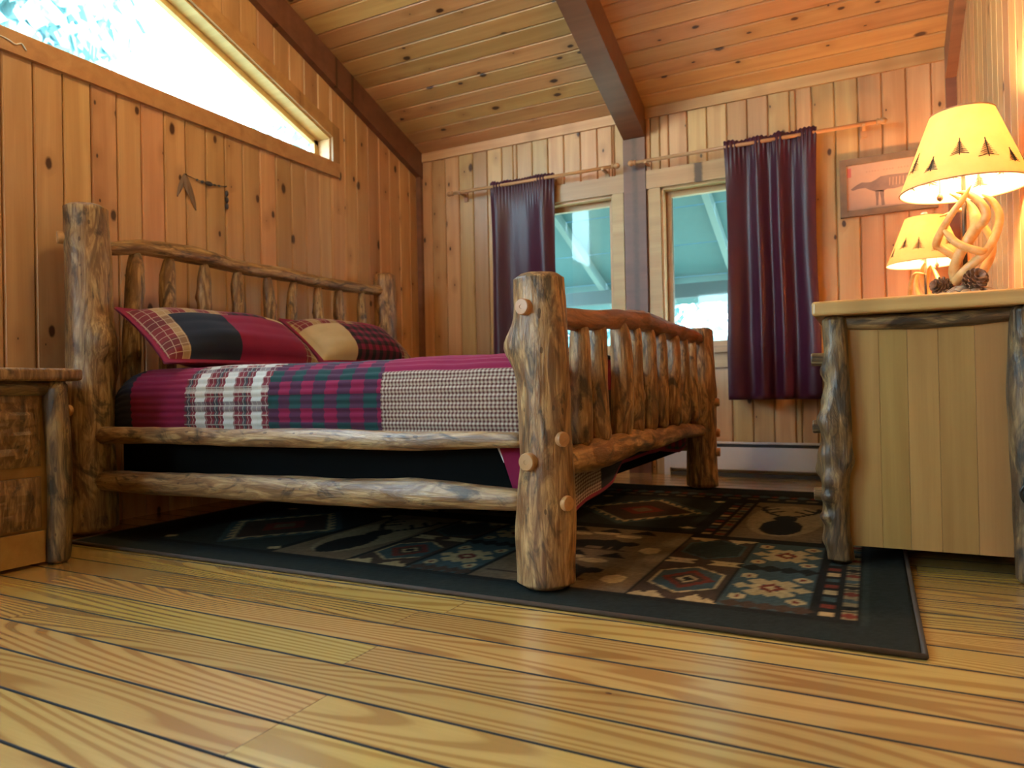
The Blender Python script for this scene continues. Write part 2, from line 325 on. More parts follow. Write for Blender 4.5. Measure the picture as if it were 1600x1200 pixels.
def log(name, pts, radii, mat, parent, seed=0, seg=20, n=26, wob=0.012, rough=0.07, bumps=(), dome=0.012, off=None):
    """a peeled log along pts (world, relative to parent loc); local z runs along the log"""
    if off is not None: pts = [Vector(p) - Vector(off) for p in pts]
    p0, p1 = Vector(pts[0]), Vector(pts[-1]); z = (p1-p0).normalized(); L = (p1-p0).length
    x = z.orthogonal().normalized(); m = Matrix((x, z.cross(x), z)).transposed().to_4x4(); m.translation = p0; mi = m.inverted()
    path = [mi @ p for p in (catmull(pts, n) if len(pts) > 2 else [p0.lerp(p1, i/(n-1)) for i in range(n)])]
    mb = MB(); vs = []; Rm = sum(radii)/len(radii)
    stations = [(0.0, 0.72, -0.0)] + [(i/(n-1), 1.0, 0) for i in range(n)] + [(1.0, 0.72, 0)]
    for j, (t, sc, _) in enumerate(stations):
        c = path[min(int(round(t*(n-1))), n-1)].copy()
        if j == 0: c.z -= dome*0.0
        if j == 1: c.z += dome
        if j == len(stations)-2: c.z -= dome
        wv = Vector((noise.noise((t*L*2.1, seed*7.3, 0)), noise.noise((t*L*2.1, seed*7.3, 9)), 0))*wob*min(1, 6*t)*min(1, 6*(1-t))
        r0 = interp(radii, t)
        for k in range(seg):
            a = 2*math.pi*k/seg; ca, sa = math.cos(a), math.sin(a)
            r = r0*sc*(1 + rough*noise.noise((ca*1.3 + seed*3.1, sa*1.3, t*L*4.0)) + rough*0.6*noise.noise((ca*3 + seed, sa*3, t*L*11)))
            for (bt, ba, bh, bw) in bumps:
                da = abs((a - ba + math.pi) % (2*math.pi) - math.pi)*r0; dz = (t - bt)*L
                r += bh*math.exp(-(da*da + dz*dz)/(bw*bw))
            vs.append((c.x + wv.x + r*ca, c.y + wv.y + r*sa, c.z))
    ns = len(stations)
    fs = [(i*seg+k, i*seg+(k+1) % seg, (i+1)*seg+(k+1) % seg, (i+1)*seg+k) for i in range(ns-1) for k in range(seg)]
    fs += [tuple(range(seg))[::-1], tuple((ns-1)*seg+k for k in range(seg))]
    mb.add(vs, fs); me = mb.mesh(name, mat, True)
    return link(name, me, parent, m)
def peg(parent, p, d, r, L=0.022, name='peg', mat=None):
    d = Vector(d).normalized(); x = d.orthogonal().normalized(); m = Matrix((x, d.cross(x), d)).transposed().to_4x4(); m.translation = Vector(p)
    mb = MB(); mb.lathe([(0.0, -0.03), (r, -0.03), (r, L-0.004), (r*0.9, L), (r*0.25, L+0.0006), (r*0.22, L-0.0006), (0.0, L-0.0006)], 24)
    return link(name, mb.mesh(name, mat or MAT['peg'], False), parent, m)

# ================================================================== ROOM SHELL
XL, XR, D, YB, RIDGE = -3.0, 0.43, 4.38, -2.6, 0.3
S = 0.361; PW = 0.1185; TH = 0.018
def zc(y): return 2.317 + S*(D - y) if y >= RIDGE else 2.317 + S*(D - RIDGE) - S*(RIDGE - y)
def struct(o, label, cat='room'): return tag(o, label, cat, kind='structure')
# floor
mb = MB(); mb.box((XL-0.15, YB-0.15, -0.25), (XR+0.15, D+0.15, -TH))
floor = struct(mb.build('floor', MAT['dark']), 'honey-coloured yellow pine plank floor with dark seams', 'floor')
y = -0.2; rng = random.Random(3)
while y < D:
    wd = min(PW, D - y); x = XL - rng.uniform(0, 1.6)
    while x < XR:
        L = rng.uniform(1.5, 3.4); a, b = max(x, XL), min(x + L, XR)
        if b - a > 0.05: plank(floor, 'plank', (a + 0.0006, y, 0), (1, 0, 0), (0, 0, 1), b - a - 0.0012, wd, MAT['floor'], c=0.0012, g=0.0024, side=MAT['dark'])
        x += L
    y += PW
plank(floor, 'plank', (XL, YB, 0), (1, 0, 0), (0, 0, 1), XR - XL, -0.2 - YB, MAT['floor'])
# left wall with gable window
WZ, WY, WT, WS, WE = 2.0, 3.42, 2.155, 0.355, 0.55
def wtop(y): return WT + WS*(WY - y)
mb = MB(); a, b = XL - 0.15, XL - TH
SY0, SY1, SZ0, SZ1 = -2.1, -0.35, 0.90, 1.85   # low window added out of view in this wall, for daylight on the floor
mb.prism([(YB-0.15, -0.2), (D+0.15, -0.2), (D+0.15, SZ0), (YB-0.15, SZ0)], 'x', a, b); mb.prism([(YB-0.15, SZ1), (D+0.15, SZ1), (D+0.15, WZ), (YB-0.15, WZ)], 'x', a, b)
mb.prism([(YB-0.15, SZ0), (SY0, SZ0), (SY0, SZ1), (YB-0.15, SZ1)], 'x', a, b); mb.prism([(SY1, SZ0), (D+0.15, SZ0), (D+0.15, SZ1), (SY1, SZ1)], 'x', a, b)
mb.prism([(WY, WZ), (D+0.15, WZ), (D+0.15, zc(D)+0.1), (WY, zc(WY)+0.15)], 'x', a, b)
mb.prism([(WE, wtop(WE)), (WY, wtop(WY)), (WY, zc(WY)+0.15), (WE, zc(WE)+0.15)], 'x', a, b)
ME, MY = 2*RIDGE - WE, 2*RIDGE - WY + 0.75   # mirrored gable window added on the unseen slope for more skylight
def mtop(y): return wtop(2*RIDGE - y)
mb.prism([(ME, WZ), (WE, WZ), (WE, zc(WE)+0.15), (RIDGE, zc(RIDGE)+0.15), (ME, zc(ME)+0.15)], 'x', a, b)
mb.prism([(MY, mtop(MY)), (ME, mtop(ME)), (ME, zc(ME)+0.15), (MY, zc(MY)+0.15)], 'x', a, b)
mb.prism([(YB-0.15, WZ), (MY, WZ), (MY, zc(MY)+0.15), (YB-0.15, zc(YB-0.15)+0.15)], 'x', a, b)
wl = struct(mb.build('wall_left', MAT['wall']), 'knotty pine plank wall behind the log headboard', 'wall')
ycuts = [D - i*PW for i in range(0, 40)]
for y1 in ycuts:
    y0 = y1 - PW
    if y0 < ME: break
    segs = sorted(set([y0, y1] + [k for k in (WY, WE) if y0 < k < y1]))
    for p, q in zip(segs[:-1], segs[1:]):
        if q - p < 0.004: continue
        if p >= WE - 1e-6 and q <= WY + 1e-6:
            plank(wl, 'plank', (XL, q, 0), (0, 0, 1), (1, 0, 0), WZ, q - p, MAT['wall'])
            zt = wtop(q); plank(wl, 'plank', (XL, q, zt), (0, 0, 1), (1, 0, 0), zc(q) - zt, q - p, MAT['wall'], s0=WS, s1=S)
        else:
            plank(wl, 'plank', (XL, q, 0), (0, 0, 1), (1, 0, 0), zc(q), q - p, MAT['wall'], s1=S if p > RIDGE else 0)
for (p, q_, z0, z1) in ((SY1, y1, 0, WZ), (YB, SY0, 0, WZ), (SY0, SY1, 0, SZ0), (SY0, SY1, SZ1, WZ)): plank(wl, 'plank', (XL, q_, z0), (0, 0, 1), (1, 0, 0), z1 - z0, q_ - p, MAT['wall'])
# far wall with two windows: (x0, x1, z0, z1) openings
HZ0, HZ1 = 0.775, 1.80
HOLES = [(-2.20, -1.475, HZ0, HZ1), (-1.16, -0.36, HZ0, HZ1)]
mb = MB(); a, b = D + TH, D + 0.15
xs = [XL - 0.15, HOLES[0][0], HOLES[0][1], HOLES[1][0], HOLES[1][1], XR + 0.15]
for i in range(5):
    if i in (1, 3): mb.box((xs[i], a, -0.2), (xs[i+1], b, HZ0)); mb.box((xs[i], a, HZ1), (xs[i+1], b, zc(D) + 0.02))
    else: mb.box((xs[i], a, -0.2), (xs[i+1], b, zc(D) + 0.02))
wf = struct(mb.build('wall_far', MAT['far']), 'vertical pine plank wall with two windows under the low eave', 'wall')
x = XL
while x < XR - 0.01:
    q = min(x + PW, XR); segs = sorted(set([x, q] + [k for h in HOLES for k in h[:2] if x < k < q]))
    for p, r in zip(segs[:-1], segs[1:]):
        if r - p < 0.004: continue
        if any(h[0] - 1e-6 <= p and r <= h[1] + 1e-6 for h in HOLES):
            plank(wf, 'plank', (r, D, 0), (0, 0, 1), (0, -1, 0), HZ0, r - p, MAT['far'])
            plank(wf, 'plank', (r, D, HZ1), (0, 0, 1), (0, -1, 0), zc(D) - HZ1, r - p, MAT['far'])
        else: plank(wf, 'plank', (r, D, 0), (0, 0, 1), (0, -1, 0), zc(D), r - p, MAT['far'])
    x = q
# right wall
mb = MB(); mb.prism([(YB-0.15, -0.2), (D+0.15, -0.2), (D+0.15, zc(D)+0.1), (RIDGE, zc(RIDGE)+0.15), (YB-0.15, zc(YB)+0.1)], 'x', XR + TH, XR + 0.15)
wr = struct(mb.build('wall_right', MAT['far']), 'pine plank wall behind the log dresser and lamps', 'wall')
y = D
while y > 1.6:
    plank(wr, 'plank', (XR, y - PW, 0), (0, 0, 1), (-1, 0, 0), zc(y - PW), PW, MAT['far'], s1=-S); y -= PW
plank(wr, 'plank', (XR, YB, 0), (0, 0, 1), (-1, 0, 0), 2.3, y - YB, MAT['far'])
# back wall (behind the viewer)
GX0, GX1, GZ1 = -2.55, -1.65, 2.1
mb = MB(); mb.box((XL-0.15, YB-0.15, -0.2), (GX0, YB, zc(YB)+0.1)); mb.box((GX1, YB-0.15, -0.2), (XR+0.15, YB, zc(YB)+0.1)); mb.box((GX0, YB-0.15, GZ1), (GX1, YB, zc(YB)+0.1)); mb.box((GX0, YB-0.15, -0.2), (GX1, YB, 0.02))
wb = struct(mb.build('wall_back', MAT['far']), 'pine wall with an added glazed door opposite the two windows', 'wall')
gd = empty('added_door_1', ((GX0+GX1)/2, YB, 0.02), label='added glazed door out of view, facing the windows, for fill daylight', cat='door', kind='structure'); gx = (GX1-GX0)  # door added behind the viewer to let daylight in
for k in range(1):
    x0 = -gx/2; mb = MB(); hh = GZ1-0.021
    mb.box((x0+0.001, -0.09, 0), (x0+0.06, -0.05, hh)); mb.box((x0+gx-0.06, -0.09, 0), (x0+gx-0.001, -0.05, hh)); mb.box((x0+0.06, -0.09, 0), (x0+gx-0.06, -0.05, 1.0)); mb.box((x0+0.06, -0.09, hh-0.08), (x0+gx-0.06, -0.05, hh)); lf = mb.build('added_door_leaf', MAT['casing'], gd)
    mb = MB(); mb.box((x0+0.06, -0.072, 1.0), (x0+gx-0.06, -0.068, hh-0.08)); mb.build('pane', MAT['glass'], lf)
# ceiling
mb = MB(); q = math.sqrt(1 + S*S)
mb.prism([(D+0.15, zc(D)+0.022-S*0.15), (RIDGE, zc(RIDGE)+0.022), (YB-0.15, zc(YB)+0.022-S*0.15), (YB-0.15, zc(YB)+0.25), (RIDGE, zc(RIDGE)+0.25), (D+0.15, zc(D)+0.2)], 'x', XL-0.15, XR+0.15)
ce = struct(mb.build('ceiling', MAT['ceil']), 'sloped tongue-and-groove pine board ceiling between dark beams', 'ceiling')
nrm = (0, -S, -1); i = 0; BX = (-1.393, -1.249)
while True:
    d0 = i*PW; y = D - d0/q
    if y < RIDGE: break
    for (a, b) in ((XL, BX[0] + 0.02), (BX[1] - 0.02, XR)):
        plank(ce, 'board', (a, y, zc(y)), (1, 0, 0), nrm, b - a, PW, MAT['ceil'], t=0.016)
    i += 1
# beams and posts of the timber frame
def rafter(x0, x1, label):
    mb = MB(); d = 0.185
    mb.prism([(D, zc(D) - d), (D, zc(D)), (RIDGE, zc(RIDGE)), (RIDGE, zc(RIDGE) - d)], 'x', -(x1-x0)/2, (x1-x0)/2)
    o = mb.build('ceiling_beam', MAT['beam']); o.location.x = (x0+x1)/2; return tag(o, label, 'beam', kind='structure')
rafter(XL, XL + 0.045, 'dark stained beam following the roof slope along the headboard wall')
rafter(BX[0], BX[1], 'dark stained beam crossing mid-ceiling above the post between the windows')
rafter(XR - 0.05, XR, 'dark stained beam along the top of the lamp-lit side wall')
def post(x0, x1, z1, dep, label):
    mb = MB(); mb.box((x0, D - dep, 0), (x1, D - 0.001, z1)); o = mb.build('support_post', MAT['beam']); return tag(o, label, 'post', kind='structure')
post(BX[0], BX[1], zc(D) - 0.185, 0.03, 'dark timber post standing between the two windows')
post(XL + 0.001, XL + 0.04, zc(D) - 0.17, 0.03, 'narrow dark corner post beside the headboard wall')
post(XR - 0.05, XR - 0.001, zc(D) - 0.17, 0.03, 'narrow dark corner post beside the framed print')
for k, (a, b) in enumerate(((XL + 0.046, BX[0]), (BX[1], XR - 0.051))):
    mb = MB(); mb.box((a, D - 0.016, zc(D) - 0.065), (b, D - 0.0005, zc(D) + 0.0)); tag(mb.build('trim_%d' % (k+1), MAT['far']), 'pine trim board under the ceiling ' + ('over the burgundy-curtained window near the bed head' if k == 0 else 'over the framed print'), 'trim', kind='structure')
# ---- windows
def window_rect(name, h, label):
    x0, x1, z0, z1 = h; w = empty(name, ((x0+x1)/2, D, z0), label=label, cat='window', kind='structure'); off = Vector(w.location)
    def bx(nm, a, b, m, par=w):
        mb = MB(); mb.box(Vector(a) - off, Vector(b) - off); return mb.build(nm, m, par)
    c = 0.075; f = D - 0.02
    bx('casing', (x0-c, f, z0), (x0, D-0.0005, z1), MAT['casing']); bx('casing', (x1, f, z0), (x1+c, D-0.0005, z1), MAT['casing'])
    bx('head_casing', (x0-c-0.012, f-0.004, z1), (x1+c+0.012, D-0.0005, z1+0.115), MAT['casing'])
    bx('window_sill', (x0-c, D-0.045, z0-0.028), (x1+c, D+0.0, z0), MAT['casing']); bx('apron', (x0-c, f, z0-0.118), (x1+c, D-0.0005, z0-0.028), MAT['casing'])
    for (a, b) in (((x0, D+0.0, z0), (x0+0.014, D+0.15, z1)), ((x1-0.014, D, z0), (x1, D+0.15, z1)), ((x0, D, z1-0.014), (x1, D+0.15, z1)), ((x0, D, z0), (x1, D+0.15, z0+0.014))): bx('jamb', a, b, MAT['casing'])
    a0, a1, c0, c1 = x0+0.014, x1-0.014, z0+0.014, z1-0.014; sw = 0.035; yy = (D+0.07, D+0.105)
    for (a, b) in (((a0, yy[0], c0), (a0+sw, yy[1], c1)), ((a1-sw, yy[0], c0), (a1, yy[1], c1)), ((a0+sw, yy[0], c1-sw), (a1-sw, yy[1], c1)), ((a0+sw, yy[0], c0), (a1-sw, yy[1], c0+sw))): bx('sash', a, b, MAT['casing'])
    bx('pane', (a0+sw, D+0.085, c0+sw), (a1-sw, D+0.089, c1-sw), MAT['glass'])
window_rect('window_2', HOLES[0], 'pine-cased window near the bed head, half behind a burgundy curtain')
window_rect('window_3', HOLES[1], 'pine-cased window above the white heater, half behind a burgundy curtain')
def gable(name, label, e, y, top):
    w = empty(name, (XL, y, WZ), label=label, cat='window', kind='structure'); off = Vector(w.location); sg = 1 if y > e else -1
    def wpr(nm, poly, lo, hi, m):
        mb = MB(); mb.prism([(p[0]-off.y, p[1]-off.z) for p in poly], 'x', lo-off.x, hi-off.x); return mb.build(nm, m, w)
    c = 0.088*sg; C = 0.088; j = 0.012; jj = j*sg; f = 0.035; ff = f*sg; k = y + c*0.7
    wpr('casing', [(e-c, WZ-C), (k, WZ-C), (k, WZ), (e-c, WZ)], XL+0.0005, XL+0.02, MAT['trimdark'])
    wpr('casing', [(e, top(e)), (y, top(y)), (y, top(y)+C), (e, top(e)+C)], XL+0.0005, XL+0.02, MAT['trimdark'])
    wpr('casing', [(y, WZ), (k, WZ), (k, top(y)+C*0.8), (y, top(y)+C)], XL+0.0005, XL+0.02, MAT['trimdark'])
    wpr('casing', [(e-c, WZ), (e, WZ), (e, top(e)+C), (e-c, top(e)+C)], XL+0.0005, XL+0.02, MAT['trimdark'])
    lo, hi = XL-0.15, XL
    wpr('jamb', [(e, WZ), (y, WZ), (y, WZ+j), (e, WZ+j)], lo, hi, MAT['casing'])
    wpr('jamb', [(e, top(e)-j), (y, top(y)-j), (y, top(y)), (e, top(e))], lo, hi, MAT['casing'])
    wpr('jamb', [(y-jj, WZ+j), (y, WZ+j), (y, top(y)-j), (y-jj, top(y)-j)], lo, hi, MAT['casing'])
    wpr('jamb', [(e, WZ+j), (e+jj, WZ+j), (e+jj, top(e)-j), (e, top(e)-j)], lo, hi, MAT['casing'])
    lo, hi = XL-0.125, XL-0.09; b = WZ+j+f*0.4
    wpr('sash', [(e+jj, WZ+j), (y-jj, WZ+j), (y-jj, b), (e+jj, b)], lo, hi, MAT['casing'])
    wpr('sash', [(e+jj, top(e)-j-f), (y-jj, top(y)-j-f), (y-jj, top(y)-j), (e+jj, top(e)-j)], lo, hi, MAT['casing'])
    wpr('sash', [(y-jj-ff, WZ+j), (y-jj, WZ+j), (y-jj, top(y)-j), (y-jj-ff, top(y)-j)], lo, hi, MAT['casing'])
    wpr('pane', [(e+jj, b), (y-jj-ff, b), (y-jj-ff, top(y)-j-f), (e+jj, top(e)-j-f)], XL-0.11, XL-0.106, MAT['glass'])
gable('window_1', 'large triangular gable window above the headboard', WE, WY, wtop)
w5 = empty('added_window_5', (XL, (SY0+SY1)/2, SZ0), label='added wide low window, out of view, letting daylight onto the floor', cat='window', kind='structure'); hw, hh = (SY1-SY0)/2, SZ1-SZ0  # unseen window, added to send daylight across the near floor
for (a, b) in (((-0.149, -hw+0.001, 0.001), (-0.002, -hw+0.05, hh-0.001)), ((-0.149, hw-0.05, 0.001), (-0.002, hw-0.001, hh-0.001)), ((-0.149, -hw+0.05, 0.001), (-0.002, hw-0.05, 0.05)), ((-0.149, -hw+0.05, hh-0.05), (-0.002, hw-0.05, hh-0.001)), ((-0.12, -0.025, 0.05), (-0.08, 0.025, hh-0.05))):
    mb = MB(); mb.box(a, b); mb.build('sash', MAT['casing'], w5)
for (a, b) in ((-hw+0.05, -0.025), (0.025, hw-0.05)): mb = MB(); mb.box((-0.102, a, 0.05), (-0.098, b, hh-0.05)); mb.build('pane', MAT['glass'], w5)
gable('added_window_4', 'added gable window under the unseen roof slope, for more skylight', ME, MY, mtop)  # unseen twin of the gable window, added for skylight

# ================================================================== RUG
RX0, RX1, RY0, RY1 = -2.70, 0.083, 1.60, 3.76
def rug():
    st = 0.008; nx, ny = int((RX1-RX0)/st), int((RY1-RY0)/st)
    X = np.linspace(RX0, RX1, nx+1); Y = np.linspace(RY0, RY1, ny+1); gx, gy = np.meshgrid(X, Y)
    C = np.zeros(gx.shape + (3,)); C[:] = (0.016, 0.020, 0.018)
    CREAM, TAN, BLUE, BROWN, RED, DK, OL = (0.40, 0.30, 0.15), (0.15, 0.105, 0.06), (0.045, 0.070, 0.072), (0.055, 0.034, 0.022), (0.15, 0.03, 0.018), (0.012, 0.012, 0.011), (0.022, 0.030, 0.026)
    def put(m, c): C[m] = c
    def rect(x0, x1, y0, y1, c): put((gx >= x0) & (gx < x1) & (gy >= y0) & (gy < y1), c)
    def ell(x, y, a, b, c): put(((gx-x)/a)**2 + ((gy-y)/b)**2 < 1, c)
    def dia(x, y, a, b, c): put(np.abs(gx-x)/a + np.abs(gy-y)/b < 1, c)
    def hexa(x, y, a, b, c): put((np.abs(gx-x) < a) & (np.abs(gx-x)*0.5/a + np.abs(gy-y)/b < 1), c)
    def tri(x, y, a, b, c, up=1): put((up*(gy-y) > 0) & (up*(gy-y) < b) & (np.abs(gx-x) < a*(1-up*(gy-y)/b)), c)
    def panel_blue(x0, x1, y0, y1):
        rect(x0, x1, y0, y1, BLUE); cx = (x0+x1)/2
        for cy in (y0 + (y1-y0)*0.27, y0 + (y1-y0)*0.79):
            for sx in (-1, 0, 1):
                for sy in (-1, 0, 1): dia(cx + sx*0.034, cy + sy*0.05, 0.034, 0.036, CREAM)
            dia(cx - 0.075, cy, 0.025, 0.03, CREAM); dia(cx + 0.075, cy, 0.025, 0.03, CREAM)
            dia(cx, cy, 0.035, 0.045, RED); dia(cx, cy, 0.015, 0.02, CREAM)
            for sx in (-1, 1):
                for sy in (-1, 1): ell(cx + sx*0.07, cy + sy*0.105, 0.022, 0.026, CREAM); ell(cx + sx*0.07, cy + sy*0.105, 0.008, 0.01, RED)
        cy = (y0+y1)/2 + 0.03
        for k in range(4): dia(cx - 0.075 + k*0.05, cy, 0.035, 0.04, DK)
        for k in range(5): dia(x0 + 0.03 + k*0.04, y0 + 0.03, 0.03, 0.035, BROWN)
    def panel_brown(x0, x1, y0, y1):
        rect(x0, x1, y0, y1, BROWN); cx = (x0+x1)/2
        for k, cy in enumerate((y0 + (y1-y0)*0.27, y0 + (y1-y0)*0.78)):
            hexa(cx, cy, 0.092, 0.145, CREAM if k == 0 else BLUE); hexa(cx, cy, 0.085, 0.132, BLUE if k == 0 else OL)
            if k == 0: dia(cx, cy, 0.075, 0.10, RED); dia(cx, cy, 0.05, 0.068, BROWN); dia(cx, cy, 0.03, 0.042, CREAM); dia(cx, cy, 0.018, 0.026, DK)
        for yy, up in ((y0 + 0.005, 1), (y0 + (y1-y0)*0.5, 1), (y0 + (y1-y0)*0.5 + 0.06, -1), (y1 - 0.01, -1)):
            for sx in (-1, 1): tri(cx + sx*0.055, yy, 0.04, 0.06, CREAM, up); tri(cx + sx*0.09, yy, 0.025, 0.04, CREAM, up)
    def panel_scene(x0, x1, y0, y1, sd):
        rect(x0, x1, y0, y1, TAN); r = random.Random(sd); w = x1 - x0
        for k in range(2):
            cy = y0 + (y1-y0)*(0.13 + 0.46*k)
            ell(x1 - 0.07, cy + 0.02, 0.034, 0.045, CREAM)
            for q in range(3): ell(x0 + w*(0.18 + 0.2*q), cy + 0.20 + 0.03*(q % 2), 0.05, 0.026, CREAM)
            # bear: body, head, legs
            bx = x0 + w*0.45; ell(bx, cy + 0.07, 0.10, 0.05, DK); ell(bx + 0.10, cy + 0.085, 0.036, 0.03, DK); tri(bx + 0.03, cy + 0.10, 0.05, 0.04, DK)
            for q in (-0.07, -0.04, 0.04, 0.075): rect(bx + q - 0.014, bx + q + 0.014, cy - 0.01, cy + 0.06, DK)
            rect(x0 + 0.02, x0 + w*0.7, cy - 0.03, cy - 0.012, BROWN)
            for q in range(3): tri(x0 + w*(0.12 + 0.27*q), cy + 0.25, 0.05, 0.07, DK)
    def panel_deer(x0, x1, y0, y1):
        rect(x0, x1, y0, y1, TAN); cx, cy = (x0+x1)/2, (y0+y1)/2
        ell(cx, cy, (x1-x0)*0.45, (y1-y0)*0.42, (0.24, 0.18, 0.10)); ell(cx, cy - 0.16, 0.075, 0.15, DK); ell(cx, cy + 0.02, 0.045, 0.07, DK)
        for sx in (-1, 1):
            for k in range(10):
                t = k/9; ell(cx + sx*(0.02 + 0.09*math.sin(t*1.9)), cy + 0.06 + 0.22*t, 0.011, 0.016, DK)
            for t in (0.35, 0.6, 0.85): 
                for k in range(5): ell(cx + sx*(0.02 + 0.09*math.sin(t*1.9) - 0.012*k*(1 if t < .8 else -1)), cy + 0.06 + 0.22*t + 0.014*k, 0.009, 0.012, DK)
    def panel_diag(x0, x1, y0, y1):
        rect(x0, x1, y0, y1, OL); cx, cy = (x0+x1)/2, (y0+y1)/2
        put((np.abs(gx-cx)/0.30 + np.abs(gy-cy)/0.34 < 1) & (gx > x0) & (gx < x1), BLUE)
        zz = np.abs(gx-cx)/0.25 + np.abs(gy-cy)/0.29; put((zz < 1 + 0.05*np.sign(np.sin(gx*160))) & (zz > 0.90), CREAM); put(zz < 0.86, BROWN); dia(cx, cy, 0.10, 0.12, RED); dia(cx, cy, 0.05, 0.06, TAN)
        for sx in (-1, 1):
            for sy in (-1, 1): dia(cx + sx*0.27, cy + sy*0.32, 0.03, 0.025, CREAM)
    def strips(x, y0, y1):
        rect(x - 0.035, x + 0.06, y0, y1, DK); n = int((y1-y0)/0.062)
        for k in range(n):
            yy = y0 + 0.062*k + 0.012
            rect(x - 0.03, x + 0.002, yy, yy + 0.036, (CREAM, RED, BLUE)[k % 3]); rect(x + 0.02, x + 0.055, yy - 0.008, yy + 0.05, (0.20, 0.155, 0.08))
            ell(x + 0.037, yy + 0.02, 0.017, 0.018, (RED, DK, BLUE)[k % 3])
    rect(RX0 + 0.10, -0.018, RY0 + 0.135, RY1 - 0.135, DK)
    rect(-0.032, -0.018, RY0 + 0.135, RY1 - 0.135, OL)
    rows = ((1.762, 2.50), (2.57, 3.36))
    strips(-0.095, 1.76, 3.36)
    (y0, y1), (y2, y3) = rows
    panel_blue(-0.352, -0.144, y0, y1); panel_brown(-0.575, -0.362, y0, y1 + 0.02); panel_scene(-1.06, -0.587, y0, y1 + 0.06, 1)
    panel_deer(-0.47, -0.16, y2, y3); strips(-0.535, y2, y3); panel_diag(-1.20, -0.61, y2 + 0.06, y3)
    panel_blue(-1.285, -1.075, y0, y1); panel_brown(-1.51, -1.30, y0, y1); panel_deer(-1.84, -1.525, y0, y1); panel_diag(-2.42, -1.87, y0, y1)
    panel_scene(-1.72, -1.23, y2 + .06, y3, 4); panel_brown(-1.95, -1.735, y2 + .05, y3); panel_blue(-2.42, -2.2, y2, y3); panel_deer(-2.19, -1.97, y2, y3)
    for k in range(30):  # small tiles along the far border
        x = -2.4 + k*0.085; rect(x, x + 0.05, 3.43, 3.47, (0.12, 0.09, 0.05)); dia(x + 0.06, 3.53, 0.04, 0.045, BLUE); dia(x + 0.025, 3.53, 0.02, 0.03, RED)
    rs = np.random.default_rng(2); C *= 1.15*(0.82 + 0.36*rs.random(gx.shape))[..., None]
    nv = (nx+1)*(ny+1); V = np.zeros((nv, 3)); V[:, 0] = gx.ravel() - RX0; V[:, 1] = gy.ravel() - RY0
    V[:, 2] = 0.011 + 0.0006*rs.random(nv); 
    edge = (gx.ravel() < RX0 + st/2) | (gx.ravel() > RX1 - st/2) | (gy.ravel() < RY0 + st/2) | (gy.ravel() > RY1 - st/2); V[edge, 2] = 0.001
    idx = np.arange(nv).reshape(ny+1, nx+1); Fq = np.stack([idx[:-1, :-1], idx[:-1, 1:], idx[1:, 1:], idx[1:, :-1]], -1).reshape(-1, 4)
    me = bpy.data.meshes.new('pile'); me.from_pydata(V.tolist(), [], Fq.tolist()); me.materials.append(MAT['rug'])
    at = me.attributes.new('weave', 'FLOAT_COLOR', 'POINT'); at.data.foreach_set('color', np.concatenate([C.reshape(-1, 3), np.ones((nv, 1))], 1).ravel())
    me.polygons.foreach_set('use_smooth', [True]*len(me.polygons))
    r = empty('area_rug', (RX0, RY0, 0), label='dark lodge-pattern area rug with deer and medallion panels under the bed', cat='rug')
    link('pile', me, r)
    mb = MB(); w, h = RX1-RX0, RY1-RY0; mb.tube([(0,0,.007),(w,0,.007)], 0.0065, 6); mb.tube([(w,0,.007),(w,h,.007)], 0.0065, 6); mb.tube([(w,h,.007),(0,h,.007)], 0.0065, 6); mb.tube([(0,h,.007),(0,0,.007)], 0.0065, 6)
    mb.build('binding', MAT['rugedge'], r, True)
rug()

# ================================================================== LOG BED
BXF, BXH, BYN, BYF = -0.80, -2.81, 1.745, 3.715
bed = empty('log_bed', (-1.8, 2.73, 0), label='rustic peeled-log bed frame with spindled headboard and footboard', cat='bed'); BO = bed.location.copy()
RG = 0.0135
def blog(name, pts, rad, mat='log', seed=0, **k): return log(name, pts, rad, MAT[mat], bed, seed, off=BO, **k)
fp = blog('foot_post', [(BXF, BYN, RG), (BXF+0.004, BYN, 0.45), (BXF-0.004, BYN, 0.862)], [0.080, 0.082, 0.074, 0.072, 0.074, 0.070], 'log', 1, seg=36, n=50, bumps=[(0.76, 2.6, 0.03, 0.05), (0.8, 0.2, 0.008, 0.03), (0.1, 1, 0.008, 0.05)], dome=0.014, wob=0.006)
fp2 = blog('foot_post', [(BXF, BYF+0.03, RG), (BXF, BYF+0.03, 0.85)], [0.080, 0.076, 0.072, 0.066], 'log', 2, seg=24, n=30, bumps=[(0.6, 0.2, 0.02, 0.05)])
hp = blog('head_post', [(BXH, BYN, 0.0135), (BXH+0.01, BYN, 0.6), (BXH, BYN+0.0, 1.325)], [0.098, 0.095, 0.088, 0.085, 0.082, 0.079], 'logpale', 3, seg=32, n=50, bumps=[(0.63, 5.6, 0.04, 0.06), (0.55, 0.6, 0.02, 0.05), (0.9, 4.4, 0.012, 0.03)], dome=0.014, wob=0.02)
hp2 = blog('head_post', [(BXH, BYF-0.02, 0.001), (BXH, BYF-0.02, 1.315)], [0.09, 0.08, 0.075, 0.068], 'log', 4, seg=24, n=30, bumps=[(0.7, 4, 0.02, 0.05)])
for px in ((BXH, BYF-0.02),): pass
